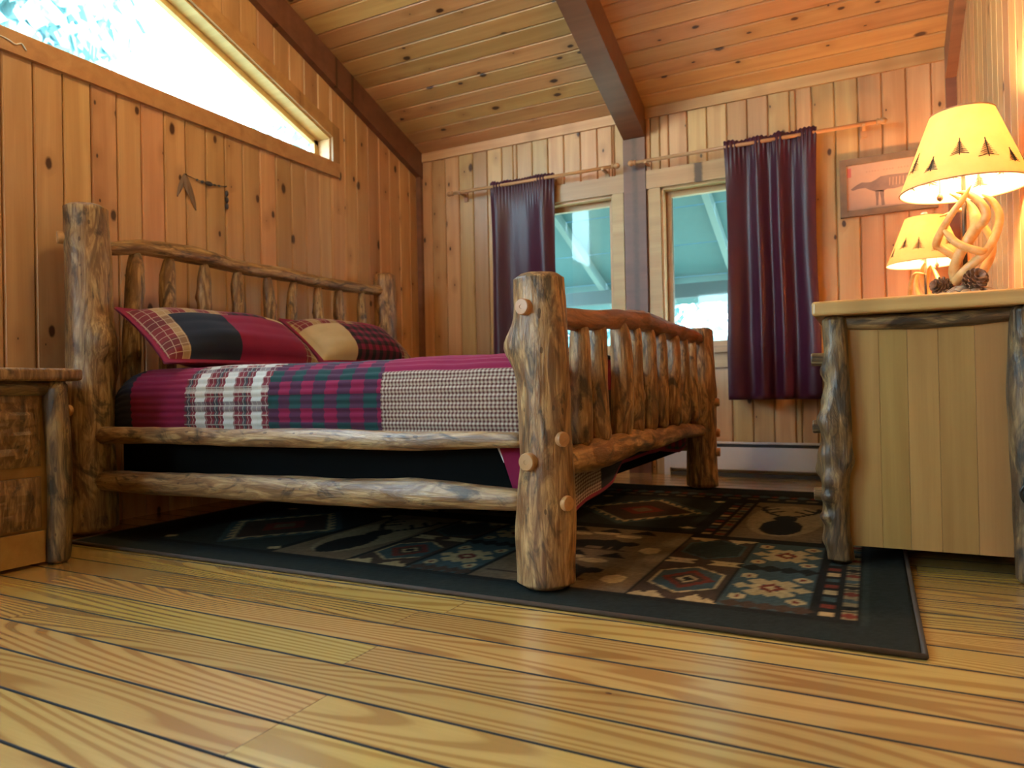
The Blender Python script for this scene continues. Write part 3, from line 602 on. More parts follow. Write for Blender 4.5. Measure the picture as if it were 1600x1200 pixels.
# side rails, near and far
blog('side_rail', [(-2.735, BYN+0.0, 0.397), (-1.8, BYN-0.005, 0.398), (-0.86, BYN, 0.408)], [0.034, 0.031, 0.030, 0.031, 0.030, 0.022], 'logpale', 5, seg=22, n=60, wob=0.01, rough=0.12)
blog('side_rail', [(-2.735, BYN, 0.218), (-1.8, BYN-0.004, 0.232), (-0.86, BYN, 0.243)], [0.038, 0.043, 0.044, 0.044, 0.046, 0.030], 'logpale', 6, seg=22, n=60, wob=0.008, rough=0.10)
blog('side_rail', [(-2.735, BYF-0.02, 0.397), (-0.86, BYF+0.03, 0.408)], [0.032, 0.03, 0.03], 'logpale', 7, n=30)
blog('side_rail', [(-2.735, BYF-0.02, 0.218), (-0.86, BYF+0.03, 0.243)], [0.042, 0.045, 0.042], 'logpale', 8, n=30)
# footboard
blog('footboard_rail', [(BXF, BYN+0.05, 0.748), (BXF, 2.1, 0.765), (BXF, 2.45, 0.80), (BXF, 2.75, 0.808), (BXF, 3.1, 0.80), (BXF, 3.4, 0.80), (BXF, BYF-0.02, 0.79)], [0.026, 0.031, 0.034, 0.037, 0.040, 0.036, 0.034, 0.028], 'logred', 9, seg=22, n=60, rough=0.24, bumps=[(0.45, 0.5, 0.012, 0.03), (0.55, 2, 0.012, 0.03), (0.75, 1, 0.015, 0.03), (0.88, 1, 0.018, 0.03)])
blog('footboard_rail', [(BXF, BYN+0.05, 0.335), (BXF, 2.2, 0.335), (BXF, 2.6, 0.345), (BXF, 3.1, 0.335), (BXF, BYF-0.02, 0.315)], [0.036, 0.05, 0.047, 0.043, 0.038, 0.032], 'log', 10, seg=24, n=60, rough=0.10)
for i, yy in enumerate((2.028, 2.195, 2.41, 2.594, 2.784, 2.959, 3.165, 3.347, 3.54)):
    r = (0.036, 0.040, 0.041, 0.034, 0.032, 0.031, 0.040, 0.034, 0.034)[i]; zt = 0.755 + 0.05*math.sin(min(1, (yy-1.9)/0.8)*1.57)
    sp = blog('footboard_spindle', [(BXF, yy, 0.37), (BXF, yy + random.uniform(-.008, .008), 0.55), (BXF, yy, zt)], [r*.85, r, r, r*1.03, r, r, r*.98, r*.98, r*.95, r*.93, r*.82, r*.42], 'log', 20+i, seg=16, n=24, wob=0.012, rough=0.09, bumps=[(0.2 + 0.07*(i % 4), 3.0 + i, 0.010, 0.018)])
# headboard
blog('headboard_rail', [(BXH, BYN+0.05, 1.155), (BXH, 2.0, 1.195), (BXH, 2.3, 1.205), (BXH, 2.6, 1.175), (BXH, 2.95, 1.19), (BXH, 3.3, 1.19), (BXH, BYF-0.05, 1.20)], [0.026, 0.034, 0.040, 0.036, 0.034, 0.036, 0.034, 0.03], 'logpale', 11, seg=20, n=60, rough=0.12, wob=0.02, bumps=[(0.24, 1.0, 0.014, 0.03)])
blog('headboard_rail', [(BXH, BYN+0.05, 0.45), (BXH, BYF-0.05, 0.45)], [0.04, 0.045, 0.04], 'logpale', 12, n=20)
for i, yy in enumerate((1.945, 2.108, 2.306, 2.504, 2.696, 2.889, 3.08, 3.255, 3.462)):
    r = (0.038, 0.036, 0.033, 0.033, 0.031, 0.03, 0.03, 0.032, 0.028)[i]
    blog('headboard_spindle', [(BXH, yy - (0.02 if i < 2 else 0), 0.47), (BXH, yy + random.uniform(-.012, .012), 0.85), (BXH, yy + (0.012 if i < 2 else 0), 1.175)], [r*.9, r, r, r, r, r, r*.98, r*.95, r*.6], 'logpale', 40+i, seg=14, n=24, wob=0.03, rough=0.12, bumps=[(0.75, 1.0 + i*1.3, 0.012, 0.02)])
# pegs: children of their post (matrix relative to the post)
def peg_on(postobj, p, d, r, L=0.02):
    o = peg(None, (0, 0, 0), (0, 0, 1), r, L); d = Vector(d).normalized(); x = d.orthogonal().normalized()
    m = Matrix((x, d.cross(x), d)).transposed().to_4x4(); m.translation = Vector(p) - Vector(BO)
    o.parent = postobj; o.matrix_basis = postobj.matrix_basis.inverted() @ m; return o
dv = Vector((-0.30, -0.95, 0)).normalized()
dcam = Vector((0.42, -0.90, 0)).normalized()
for zz, ang, rr in ((0.766, -100, 0.022), (0.357, -97, 0.024)):
    d = Vector((math.cos(math.radians(ang)), math.sin(math.radians(ang)), 0)); peg_on(fp, Vector((BXF, BYN, zz)) + d*0.072, d, rr)
for zz, ang, rr in ((0.415, -28, 0.020), (0.245, -20, 0.021)):
    d = Vector((math.cos(math.radians(ang)), math.sin(math.radians(ang)), 0)); peg_on(fp, Vector((BXF, BYN, zz)) + d*0.070, d, rr)
for zz, rr in ((0.46, 0.022), (0.30, 0.022), (0.20, 0.022)): peg_on(fp2, (BXF + 0.072, BYF+0.03, zz), (1, 0.1, 0), rr)
for zz, ang, rr in ((1.185, -115, 0.025), (0.50, -80, 0.022), (0.25, -85, 0.024)):
    d = Vector((math.cos(math.radians(ang)), math.sin(math.radians(ang)), 0)); peg_on(hp, Vector((BXH, BYN, zz)) + d*0.082, d, rr)

# ---- box spring, mattress
mb = MB(); mb.box((-0.93, -0.90, 0), (0.895, 0.90, 0.22)); bs = mb.build('box_spring', MAT['black']); bs.location = (-1.80, 2.735, 0.205); tag(bs, 'black box spring seen between the two side rails', 'box spring')
mb = MB(); mb.prism([(0.80, 0.19), (0.872, 0.185), (0.845, 0.135), (0.83, 0.128)], 'y', -0.9035, -0.9015); mb.build('care_tag', MAT['cord_white'], bs)
def soft_box(sx, sy, sz, r, n=8):
    mb = MB(); import bmesh
    bm = bmesh.new(); bmesh.ops.create_cube(bm, size=1.0)
    for v in bm.verts: v.co = Vector((v.co.x*sx, v.co.y*sy, (v.co.z+0.5)*sz))
    bmesh.ops.bevel(bm, geom=bm.edges[:], offset=r, segments=n, affect='EDGES', profile=0.5)
    me = bpy.data.meshes.new('m'); bm.to_mesh(me); bm.free(); me.polygons.foreach_set('use_smooth', [True]*len(me.polygons)); return me
me = soft_box(1.80, 1.80, 0.205, 0.06); me.materials.append(MAT['crm']); mt = link('mattress', me); mt.location = (-1.82, 2.735, 0.428); tag(mt, 'mattress lying under the patchwork quilt on the log bed', 'mattress')

# ---- quilt
def quilt():
    X0, X1 = -2.80, -0.885; du = 0.02; nu = int((X1-X0)/du)
    prof = [(1.795, 0.405), (1.790, 0.50), (1.792, 0.56), (1.805, 0.605), (1.835, 0.638), (1.88, 0.655), (2.0, 0.662), (2.7, 0.668), (3.4, 0.662), (3.59, 0.655), (3.64, 0.62), (3.672, 0.55), (3.675, 0.405)]
    ss = [0]
    for a, b in zip(prof[:-1], prof[1:]): ss.append(ss[-1] + math.hypot(b[0]-a[0], b[1]-a[1]))
    dv = 0.0058; nvn = int(ss[-1]/dv)
    def at(s):
        k = 0
        while k < len(ss)-2 and ss[k+1] < s: k += 1
        t = (s-ss[k])/(ss[k+1]-ss[k]); a, b = prof[k], prof[k+1]; return Vector((0, a[0]+(b[0]-a[0])*t, a[1]+(b[1]-a[1])*t))
    raw = [at(i*ss[-1]/nvn) for i in range(nvn+1)]; P = raw[:]
    for _ in range(6): P = [P[0]] + [(P[i-1]+P[i]*2+P[i+1])/4 for i in range(1, nvn)] + [P[-1]]
    NR = []
    for i in range(nvn+1):
        t = P[min(i+1, nvn)] - P[max(i-1, 0)]; NR.append(Vector((0, -t.z, t.y)).normalized())
    V, UV, Fc, MI = [], [], [], []
    mats = ['bur', 'nav', 'wpl', 'gpl', 'hnd', 'crm', 'tpl', 'bpl']; mid = {k: i for i, k in enumerate(mats)}
    def patch(x, s, sT):
        # s arclength from the near hem; sT = total
        if s < 0.30:
            if x < -2.61: return 'nav'
            if x < -2.29: return 'bur'
            if x < -1.865: return 'wpl'
            if x < -1.395: return 'gpl'
            return 'hnd' if s < 0.215 else 'bur'
        if s < 0.42 and x > -1.395: return 'bur'
        if s < 0.42: return patch(x, 0.1, sT)
        cols = ['nav', 'bur', 'wpl', 'gpl', 'bur', 'hnd', 'crm', 'bpl', 'tpl']; i = int((x - X0)/0.45); j = int((s-0.42)/0.42); return cols[(i*3 + j*5 + 1) % 9]
    for iu in range(nu+1):
        x = X0 + (X1-X0)*iu/nu
        hd = max(0, min(1, (x - X0)/0.20)); drop = (1 - math.sqrt(max(0, 1-(1-hd)**2)))
        for iv in range(nvn+1):
            p = P[iv].copy(); s_ = iv*ss[-1]/nvn
            ridge = 0.0065*(abs(math.sin(math.pi*s_/0.027)) - 0.5) + 0.0045*noise.noise((x*7, s_*7, 1.7)) + 0.0018*noise.noise((x*30, s_*22, 4))
            z0 = 0.42; z = z0 + (p.z - z0)*(1 - 0.62*drop) if p.z > z0 else p.z
            side = min(1, max(0, (0.30 - s_)/0.2)) if s_ < 0.5 else 0
            wav = 0.006*math.sin(x*9 + 1)*side
            yy = p.y + NR[iv].y*ridge + wav + (0.05*drop if s_ < 1 else -0.05*drop)
            lump = 0.010*noise.noise((x*2.2, p.y*2.2, 5.0)) if p.z > 0.6 else 0
            V.append((x + 1.8, yy - 2.735, z + NR[iv].z*ridge + lump)); UV.append((x, s_))
    W = nvn+1
    for iu in range(nu):
        for iv in range(nvn):
            Fc.append((iu*W+iv, (iu+1)*W+iv, (iu+1)*W+iv+1, iu*W+iv+1)); MI.append(mid[patch(X0 + (X1-X0)*(iu+.5)/nu, (iv+.5)*ss[-1]/nvn, ss[-1])])
    me = bpy.data.meshes.new('cover'); me.from_pydata(V, [], Fc)
    for m in mats: me.materials.append(MAT[m])
    uv = me.uv_layers.new(name='UVMap'); li = np.zeros(len(me.loops), dtype=np.int32); me.loops.foreach_get('vertex_index', li); uv.data.foreach_set('uv', np.array(UV)[li].ravel())
    me.polygons.foreach_set('material_index', MI); me.polygons.foreach_set('use_smooth', [True]*len(Fc))
    q = empty('quilt', (-1.8, 2.735, 0.0), label='burgundy, navy and plaid patchwork quilt spread over the bed', cat='quilt')
    o = link('cover', me, q); sm = o.modifiers.new('thickness', 'SOLIDIFY'); sm.thickness = 0.012; sm.offset = -1
    # foot drop: hangs inside the footboard, hem rising away from the near corner
    V, UV, Fc, MI = [], [], [], []; ny, nz = 90, 60
    HP = [(1.84, .11), (2.157, .141), (2.246, .163), (2.361, .176), (2.479, .194), (2.554, .226), (2.633, .249), (2.757, .249), (2.94, .259), (3.175, .252), (3.5, .217), (3.64, .24)]
    def hem(y): return float(np.interp(y, [p[0] for p in HP], [p[1] for p in HP]))
    for iy in range(ny+1):
        y = 1.84 + (3.63-1.84)*iy/ny
        for iz in range(nz+1):
            t = iz/nz; z = 0.655 + (hem(y) - 0.655)*t; x = X1 - 0.002 + 0.020*math.sin(min(1, t*6)*1.57) + 0.010*math.sin(y*11)*t + 0.0022*abs(math.sin(math.pi*t*18))
            V.append((x + 1.8, y - 2.735, z)); UV.append((y, t*0.5))
    for iy in range(ny):
        for iz in range(nz):
            a = iy*(nz+1)+iz; Fc.append((a, a+1, a+nz+2, a+nz+1)); y = 1.84 + (3.63-1.84)*(iy+.5)/ny; t = iz/nz
            MI.append(mid['bur'] if t > 0.965 or t < 0.25 else mid['hnd' if y < 2.365 else 'nav' if y < 2.95 else 'bur' if y < 3.3 else 'gpl'])
    me = bpy.data.meshes.new('foot_drop'); me.from_pydata(V, [], Fc)
    for m in mats: me.materials.append(MAT[m])
    uv = me.uv_layers.new(name='UVMap'); li = np.zeros(len(me.loops), dtype=np.int32); me.loops.foreach_get('vertex_index', li); uv.data.foreach_set('uv', np.array(UV)[li].ravel())
    me.polygons.foreach_set('material_index', MI); me.polygons.foreach_set('use_smooth', [True]*len(Fc))
    cd = MB(); cd.prism([(0.82, 0.40), (0.915, 0.40), (0.915, 0.20), (0.875, 0.245), (0.835, 0.36)], 'y', -0.925, -0.917); co_ = cd.build('corner_drop', MAT['bur'], q)
    o = link('foot_drop', me, q); sm = o.modifiers.new('thickness', 'SOLIDIFY'); sm.thickness = 0.008
quilt()

# ---- pillows
def pillow(loc, rot, w, h, t, pfn, label, seed):
    n, m = 64, 44; V, UV, Fc, MI = [], [], [], []
    mats = ['bur', 'nav', 'crm', 'tpl', 'bpl', 'wpl']; mid = {k: i for i, k in enumerate(mats)}; fl = 0.07
    for side in (1, -1):
        base = len(V)
        for i in range(n+1):
            for j in range(m+1):
                u, v = -1 + 2*i/n, -1 + 2*j/m
                uu, vv = min(1, abs(u)*(1+fl)), min(1, abs(v)*(1+fl*w/h))
                th = t*((1-uu**3.2)**0.6)*((1-vv**3.2)**0.6) + 0.004
                pinch = 1 - 0.055*(1-u*u)*abs(v)**2 ; pinch2 = 1 - 0.045*(1-v*v)*abs(u)**2
                z = side*th*(1 + 0.10*noise.noise((u*2+seed, v*2, side))) + side*0.0022*abs(math.sin(v*h*55))*(1 if th > 0.01 else 0)
                V.append((u*w*pinch2, v*h*pinch, z)); UV.append((u*w + seed, v*h))
        for i in range(n):
            for j in range(m):
                a = base + i*(m+1)+j; f = (a, a+m+1, a+m+2, a+1); Fc.append(f if side > 0 else f[::-1])
                u, v = -1 + 2*(i+.5)/n, -1 + 2*(j+.5)/m
                MI.append(mid['bur' if side < 0 or max(abs(u)*(1+fl), abs(v)*(1+fl*w/h)) > 1 else pfn(u, v)])
    me = bpy.data.meshes.new('pillow'); me.from_pydata(V, [], Fc)
    for k in mats: me.materials.append(MAT[k])
    uv = me.uv_layers.new(name='UVMap'); li = np.zeros(len(me.loops), dtype=np.int32); me.loops.foreach_get('vertex_index', li); uv.data.foreach_set('uv', np.array(UV)[li].ravel())
    me.polygons.foreach_set('material_index', MI); me.polygons.foreach_set('use_smooth', [True]*len(Fc))
    o = link('pillow', me); o.location = loc; o.rotation_euler = rot; return tag(o, label, 'pillow', 'pillows on the log bed')
def p1(u, v):
    if u > 0.72: return 'tpl'
    if v > 0.30: return 'tpl' if u < -0.05 else ('bpl' if u < 0.45 else 'crm')
    return 'tpl' if u < -0.72 else ('nav' if u < -0.15 else 'bur')
def p2(u, v):
    if v > 0.30: return 'tpl' if u < 0.1 else 'bur'
    return 'crm' if u < -0.35 else ('bpl' if u < 0.6 else 'tpl')
# local x -> along +Y, local y -> up the lean, local z -> out of the face
def prot(tilt, yaw=0.0, roll=0.0):
    b = Matrix(((0, 0, 1), (1, 0, 0), (0, 1, 0)))  # columns: x->(0,1,0), y->(0,0,1), z->(1,0,0)
    return (Matrix.Rotation(yaw, 3, 'Z') @ Matrix.Rotation(-tilt, 3, 'Y') @ b @ Matrix.Rotation(roll, 3, 'Z')).to_euler()
pillow((-2.54, 2.225, 0.790), prot(math.radians(52)), 0.45, 0.19, 0.095, p1, 'plaid, navy and burgundy patchwork pillow beside the big near head post', 3)
pillow((-2.555, 3.08, 0.812), prot(math.radians(50)), 0.42, 0.19, 0.095, p2, 'cream, burgundy and black-check patchwork pillow farther from the nightstand', 8)

# ================================================================== CURTAINS, RODS, HEATER, PICTURE
def curtain(x0, x1, z0, z1, y, label, seed, flare=0.02):
    nx, nz = 120, 50; mb = MB(); V = []; cx = (x0+x1)/2
    for i in range(nz+1):
        t = i/nz; z = z1 + (z0-z1)*t
        for k in range(nx+1):
            u = k/nx; amp = 0.012 + 0.020*min(1, t*1.6)
            ph = 2*math.pi*(2.6*u + 0.42*math.sin(u*4.4+seed) + 0.06*math.sin(t*3+u*3))
            yy = y + amp*math.sin(ph) + 0.008*noise.noise((u*6, t*3, seed)) + (0.006*math.sin(2*math.pi*22*u) if t < 0.06 else 0.004*math.sin(2*math.pi*22*u)*max(0, 1-t*7))
            sc = 1 - 0.05*math.sin(min(1, t*1.3)*math.pi) + flare*t
            x = cx + (x0-cx + (x1-x0)*u)*sc
            zz = z + (0.012*noise.noise((u*9, seed, 0)) + 0.006*math.sin(2*math.pi*22*u) if i == 0 else 0)
            V.append((x - cx, yy - y, zz - z0))
    Fc = [(i*(nx+1)+k, (i+1)*(nx+1)+k, (i+1)*(nx+1)+k+1, i*(nx+1)+k+1) for i in range(nz) for k in range(nx)]
    mb.add(V, Fc); o = mb.build('curtain', MAT['curtain'], None, True); o.location = (cx, y, z0)
    m = o.modifiers.new('thickness', 'SOLIDIFY'); m.thickness = 0.003; return tag(o, label, 'curtain', 'burgundy window curtains')
RY, RZ = 4.292, 1.958
curtain(-2.345, -1.855, 0.46, RZ+0.028, RY, 'burgundy satin curtain hanging nearer the bed head wall', 1.0)
curtain(-0.752, -0.245, 0.46, RZ+0.032, RY, 'burgundy satin curtain hanging beside the framed print', 4.0, 0.0)
def rod(x0, x1, label):
    r = empty('curtain_rod', ((x0+x1)/2, RY, RZ), label=label, cat='curtain rod'); h = (x1-x0)/2
    mb = MB(); mb.tube([(-h, 0, 0), (h, 0, 0)], 0.011, 12); mb.build('pole', MAT['rod'], r, True)
    for s in (-1, 1):
        prof = [(0.011, 0), (0.017, 0.004), (0.017, 0.010), (0.011, 0.016), (0.016, 0.024), (0.019, 0.036), (0.014, 0.048), (0.0, 0.056)]
        mb = MB(); mb.lathe(prof, 14); m = Matrix.Rotation(s*math.pi/2, 4, 'Y'); m.translation = (s*h, 0, 0); mb.build('finial', MAT['rod'], r, True, m)
        mb = MB(); mb.box((s*(h-0.06)-0.008, -0.012, -0.016), (s*(h-0.06)+0.008, D-RY-0.001, -0.002)); mb.box((s*(h-0.06)-0.014, D-RY-0.012, -0.05), (s*(h-0.06)+0.014, D-RY-0.001, 0.03)); mb.build('bracket', MAT['rod'], r)
rod(-2.64, -1.45, 'pale wooden curtain rod over the window near the bed head')
rod(-1.29, 0.05, 'pale wooden curtain rod over the window above the heater')
# heater
ht = empty('baseboard_heater', (-0.36, D, 0), label='long white metal baseboard heater under the window', cat='heater')
def hb(nm, a, b, m): mb = MB(); o = Vector(ht.location); mb.box(Vector(a)-o, Vector(b)-o); return mb.build(nm, m, ht)
hx0, hx1 = -1.12, 0.36; y0 = D - 0.068
hb('back_plate', (hx0, D-0.034, 0.02), (hx1, D-0.031, 0.205), MAT['white']); hb('top_hood', (hx0, y0+0.008, 0.198), (hx1, D-0.031, 0.208), MAT['white'])
hb('damper', (hx0, y0+0.014, 0.178), (hx1, y0+0.024, 0.194), MAT['slot']); hb('front_panel', (hx0, y0, 0.045), (hx1, y0+0.004, 0.178), MAT['white'])
hb('fin_core', (hx0+0.02, y0+0.012, 0.05), (hx1-0.02, D-0.036, 0.15), MAT['slot'])
for xx in (hx0-0.035, hx1): hb('end_cap', (xx, y0-0.003, 0.001), (xx+0.035, D-0.031, 0.211), MAT['white'])
hb('foot', (hx0, y0+0.01, 0.0005), (hx1, D-0.034, 0.022), MAT['slot'])
# baseboard behind the heater
mb = MB(); mb.box((XL+0.045, D-0.014, 0.0005), (BX[0], D-0.0005, 0.09)); tag(mb.build('baseboard_far', MAT['casing']), 'pine baseboard under the window near the bed head', 'baseboard', kind='structure')
# framed print
pz0, pz1, px0, px1 = 1.473, 1.795, -0.137, 0.335
pic = empty('framed_print', ((px0+px1)/2, D, pz0), label='weathered-wood framed print of a standing animal in profile', cat='picture'); po = Vector(pic.location)
def pb(nm, a, b, m, par=pic): mb = MB(); mb.box(Vector(a)-po, Vector(b)-po); return mb.build(nm, m, par)
fw = 0.034
pb('frame_bar', (px0, D-0.028, pz0), (px0+fw, D-0.001, pz1), MAT['frame']); pb('frame_bar', (px1-fw, D-0.028, pz0), (px1, D-0.001, pz1), MAT['frame'])
pb('frame_bar', (px0+fw, D-0.027, pz1-fw), (px1-fw, D-0.001, pz1), MAT['frame']); pb('frame_bar', (px0+fw, D-0.027, pz0), (px1-fw, D-0.001, pz0+fw), MAT['frame'])
pr = pb('print', (px0+fw, D-0.012, pz0+fw), (px1-fw, D-0.001, pz1-fw), MAT['paper'])
def ink(nm, polys, m, off=0.0125):
    mb = MB()
    for poly in polys: mb.prism([(px0+fw+a*(px1-px0-2*fw) - po.x, pz0+fw+b*(pz1-pz0-2*fw) - po.z) for a, b in poly], 'y', -off-0.0006, -off)
    mb.build(nm, m, pr)
ink('animal_drawing', [[(0.05,0.47),(0.12,0.55),(0.19,0.60),(0.24,0.585),(0.30,0.58),(0.36,0.62),(0.42,0.68),(0.52,0.69),(0.64,0.685),(0.76,0.68),(0.84,0.64),(0.87,0.56),(0.86,0.44),(0.80,0.40),(0.70,0.41),(0.58,0.38),(0.50,0.39),(0.44,0.35),(0.36,0.36),(0.28,0.42),(0.23,0.47),(0.15,0.47),(0.08,0.44)],
    [(0.40,0.38),(0.46,0.38),(0.455,0.2),(0.465,0.05),(0.425,0.05),(0.42,0.2)], [(0.35,0.38),(0.40,0.38),(0.39,0.22),(0.385,0.06),(0.36,0.06),(0.36,0.2)],
    [(0.76,0.42),(0.84,0.44),(0.82,0.2),(0.825,0.05),(0.79,0.05),(0.785,0.22)], [(0.70,0.42),(0.75,0.42),(0.75,0.2),(0.745,0.06),(0.72,0.06),(0.72,0.2)]], MAT['ink'])
ink('rib_lines', [[(0.52+k*0.04,0.46),(0.528+k*0.04,0.46),(0.535+k*0.04,0.63),(0.525+k*0.04,0.63)] for k in range(6)], MAT['inkfaint'], 0.0134)
ink('inscription', [[(0.24+k*0.035,0.80+0.004*(k%3)),(0.262+k*0.035,0.80),(0.262+k*0.035,0.83),(0.245+k*0.035,0.835)] for k in range(15) if k not in (5, 10)], MAT['inkfaint'])
ink('stamp', [[(0.012,0.74),(0.06,0.74),(0.06,0.94),(0.012,0.94)]], MAT['seal'])

# ================================================================== ORNAMENT + CORD ON THE HEADBOARD WALL
orn = empty('wall_ornament', (XL+0.0, 2.354, 1.64), label='dark feather and bead cord ornament hung on the headboard wall', cat='ornament')
def o_tube(nm, pts, rad, m, seg=8): mb = MB(); mb.tube(pts, rad, seg); return mb.build(nm, m, orn, True)
def fea(dy, L, w, x): # flat feather blade with a little body
    mb = MB(); n = 14; vs = []
    for i in range(n+1):
        t = i/n; ww = w*math.sin(math.pi*min(1, t*0.85+0.12))**0.8; cyy = dy*t; cz = -L*t
        for k, (a, b) in enumerate(((-1, 0), (0, 0.004), (1, 0), (0, -0.002))): vs.append((x + b, cyy + a*ww, cz + abs(a)*0.004))
    fs = [(i*4+k, i*4+(k+1) % 4, (i+1)*4+(k+1) % 4, (i+1)*4+k) for i in range(n) for k in range(4)] + [(3, 2, 1, 0), (n*4, n*4+1, n*4+2, n*4+3)]
    mb.add(vs, fs); mb.build('feather', MAT['feather'], orn)
fea(-0.045, 0.12, 0.014, 0.006); fea(0.012, 0.10, 0.016, 0.009); fea(0.06, 0.165, 0.018, 0.006)
P0, P1 = Vector((0.008, 0.0, 0.0)), Vector((0.008, 0.243, -0.0))
sag = lambda t: P0.lerp(P1, t) + Vector((0, 0, -0.012*math.sin(math.pi*t)))
o_tube('cord', [sag(i/10) for i in range(11)], 0.002, MAT['bead'], 6)
for t, r, L in ((0.28, 0.006, 0.007), (0.41, 0.008, 0.011), (0.57, 0.013, 0.026), (0.72, 0.006, 0.01), (0.83, 0.006, 0.008)):
    p = sag(t); o_tube('bead', [p + Vector((0, -L, 0)), p + Vector((0, -L*0.5, 0)), p, p + Vector((0, L*0.5, 0)), p + Vector((0, L, 0))], [0.002, r*.8, r, r*.8, 0.002], MAT['bead'])
for k in range(3): p = P1 + Vector((0.004, 0.003, -0.02-0.034*k)); o_tube('drop_bead', [p, p + Vector((0, 0, -0.008)), p + Vector((0, 0, -0.024)), p + Vector((0, 0, -0.033))], [0.003, 0.009, 0.009, 0.003], MAT['bead'])
for p in (P0, P1): o_tube('nail', [Vector((0.0, p.y, p.z)), Vector((0.014, p.y, p.z))], 0.004, MAT['iron'])
mb = MB(); pts = catmull([(0, -0.12, 0.0), (0.0, -0.02, 0.002), (0, 0.027, 0.0), (0.002, 0.055, -0.009), (0, 0.07, -0.002), (0.0, 0.083, 0.003), (0, 0.10, -0.018)], 30)
mb.tube(pts, 0.0028, 6); cdo = mb.build('loose_cord', MAT['cord_white'], None, True); cdo.location = (XL+0.0235, 1.519, 1.956); tag(cdo, 'short white cord trailing along the sill board of the gable window', 'cord')

# ================================================================== NIGHTSTAND
ns = empty('nightstand', (-2.68, 1.16, 0), label='log nightstand with rough slab drawers beside the head of the bed', cat='nightstand'); no = ns.location.copy()
def nb(nm, a, b, m, par=ns, bev=0.0):
    mb = MB(); mb.box(Vector(a)-no, Vector(b)-no); o = mb.build(nm, m, par)
    if bev: k = o.modifiers.new('bevel', 'BEVEL'); k.width = bev; k.segments = 3
    return o
ny0, ny1 = 0.90, 1.43
def slab(nm, parent, off, x0, x1, y0, y1, z0, z1, mat, amp=0.012, nrm='x', n=(40, 22), seed=0):
    """thick board whose front (max x) is lumpy live-edge wood"""
    mb = MB(); V = []; a, b = n
    for i in range(a+1):
        for j in range(b+1):
            u, v = i/a, j/b; e = min(1, 8*min(u, 1-u))*min(1, 5*min(v, 1-v))
            d = e*(amp + amp*noise.noise((u*3+seed, v*5, 0)) + 0.5*amp*noise.noise((u*9+seed, v*16, 3)) + 0.9*amp*max(0, noise.noise((u*4, v*4+seed, 7))))
            V.append((x1 + d - 0.012 - off.x, y0+(y1-y0)*u - off.y, z0+(z1-z0)*v - off.z))
    nfront = len(V); Fc = [(i*(b+1)+j, (i+1)*(b+1)+j, (i+1)*(b+1)+j+1, i*(b+1)+j+1) for i in range(a) for j in range(b)]
    mb.add(V, Fc); mb.box((x0-off.x, y0-off.y, z0-off.z), (x1-0.0125-off.x, y1-off.y, z1-off.z)); return mb.build(nm, mat, parent, False)
nb('top', (-2.96, ny0-0.03, 0.606), (-2.385, ny1+0.035, 0.648), MAT['rough'], bev=0.012)
nb('body', (-2.94, ny0+0.02, 0.03), (-2.455, ny1-0.03, 0.60), MAT['panel'])
log('top_rail', [(-2.435, ny0+0.03, 0.583), (-2.435, 1.375, 0.583)], [0.024, 0.026, 0.024], MAT['logdark'], ns, 60, n=20, off=no)
for k, (x, y) in enumerate(((-2.43, 1.395), (-2.43, ny0+0.035), (-2.92, ny1-0.03), (-2.92, ny0+0.03))):
    lg = log('leg', [(x, y, 0.001), (x+0.004, y+0.004, 0.3), (x, y, 0.606)], [0.036, 0.037, 0.036, 0.038, 0.035], MAT['logdark'], ns, 61+k, n=24, off=no, bumps=[(0.96, 5.2, 0.012, 0.02)])
for (z0, z1, sd) in ((0.327, 0.560, 1), (0.126, 0.292, 2)):
    d = slab('drawer', ns, no, -2.46, -2.428, ny0+0.075, 1.352, z0, z1, MAT['rough'], 0.018 if sd == 1 else 0.006, seed=sd*5)
    k = peg(None, (0, 0, 0), (0, 0, 1), 0.016, 0.025, 'knob'); m = Matrix(((0, 0, 1, 0), (0, 1, 0, 0), (-1, 0, 0, 0), (0, 0, 0, 1))); m.translation = Vector((-2.425, 1.14, (z0+z1)/2)) - no; k.parent = d; k.matrix_basis = m
nb('base_rail', (-2.46, ny0+0.07, 0.012), (-2.435, 1.36, 0.115), MAT['panel'])

# ================================================================== DRESSER
dr = empty('dresser', (0.14, 3.2, 0), label='long log dresser with aspen end panel carrying two antler lamps', cat='dresser'); do = dr.location.copy()
DY0, DY1, DX0, DX1, DZ = 2.335, 4.26, -0.095, 0.365, 0.748
def db(nm, a, b, m, par=dr, bev=0.0):
    mb = MB(); mb.box(Vector(a)-do, Vector(b)-do); o = mb.build(nm, m, par)
    if bev: k = o.modifiers.new('bevel', 'BEVEL'); k.width = bev; k.segments = 3
    return o
db('top', (-0.155, 2.262, DZ), (0.415, 4.30, 0.791), MAT['top'], bev=0.009)
db('carcass', (-0.075, DY0+0.022, 0.066), (DX1-0.005, DY1-0.02, DZ-0.002), MAT['panel'])
pn = db('end_panel', (-0.068, DY0+0.012, 0.062), (0.338, DY0+0.021, DZ-0.02), MAT['panel'])
xx = -0.068
for k, wd in enumerate((0.088, 0.073, 0.077, 0.088, 0.080)):
    o = plank(None, 'board', (0, 0, 0), (1, 0, 0), (0, 0, 1), 0.668, wd, MAT['panel'], t=0.012, c=0.0008, g=0.0002)
    o.parent = pn; m = frame(Vector((xx + wd, DY0, 0.062)) - do, (0, 0, 1), (0, -1, 0)); o.matrix_basis = m; xx += wd
log('end_rail', [(-0.075, DY0-0.004, 0.729), (0.13, DY0-0.006, 0.727), (0.35, DY0-0.004, 0.729)], [0.02, 0.022, 0.023, 0.022, 0.02], MAT['logdark'], dr, 70, n=24, off=do, rough=0.1)
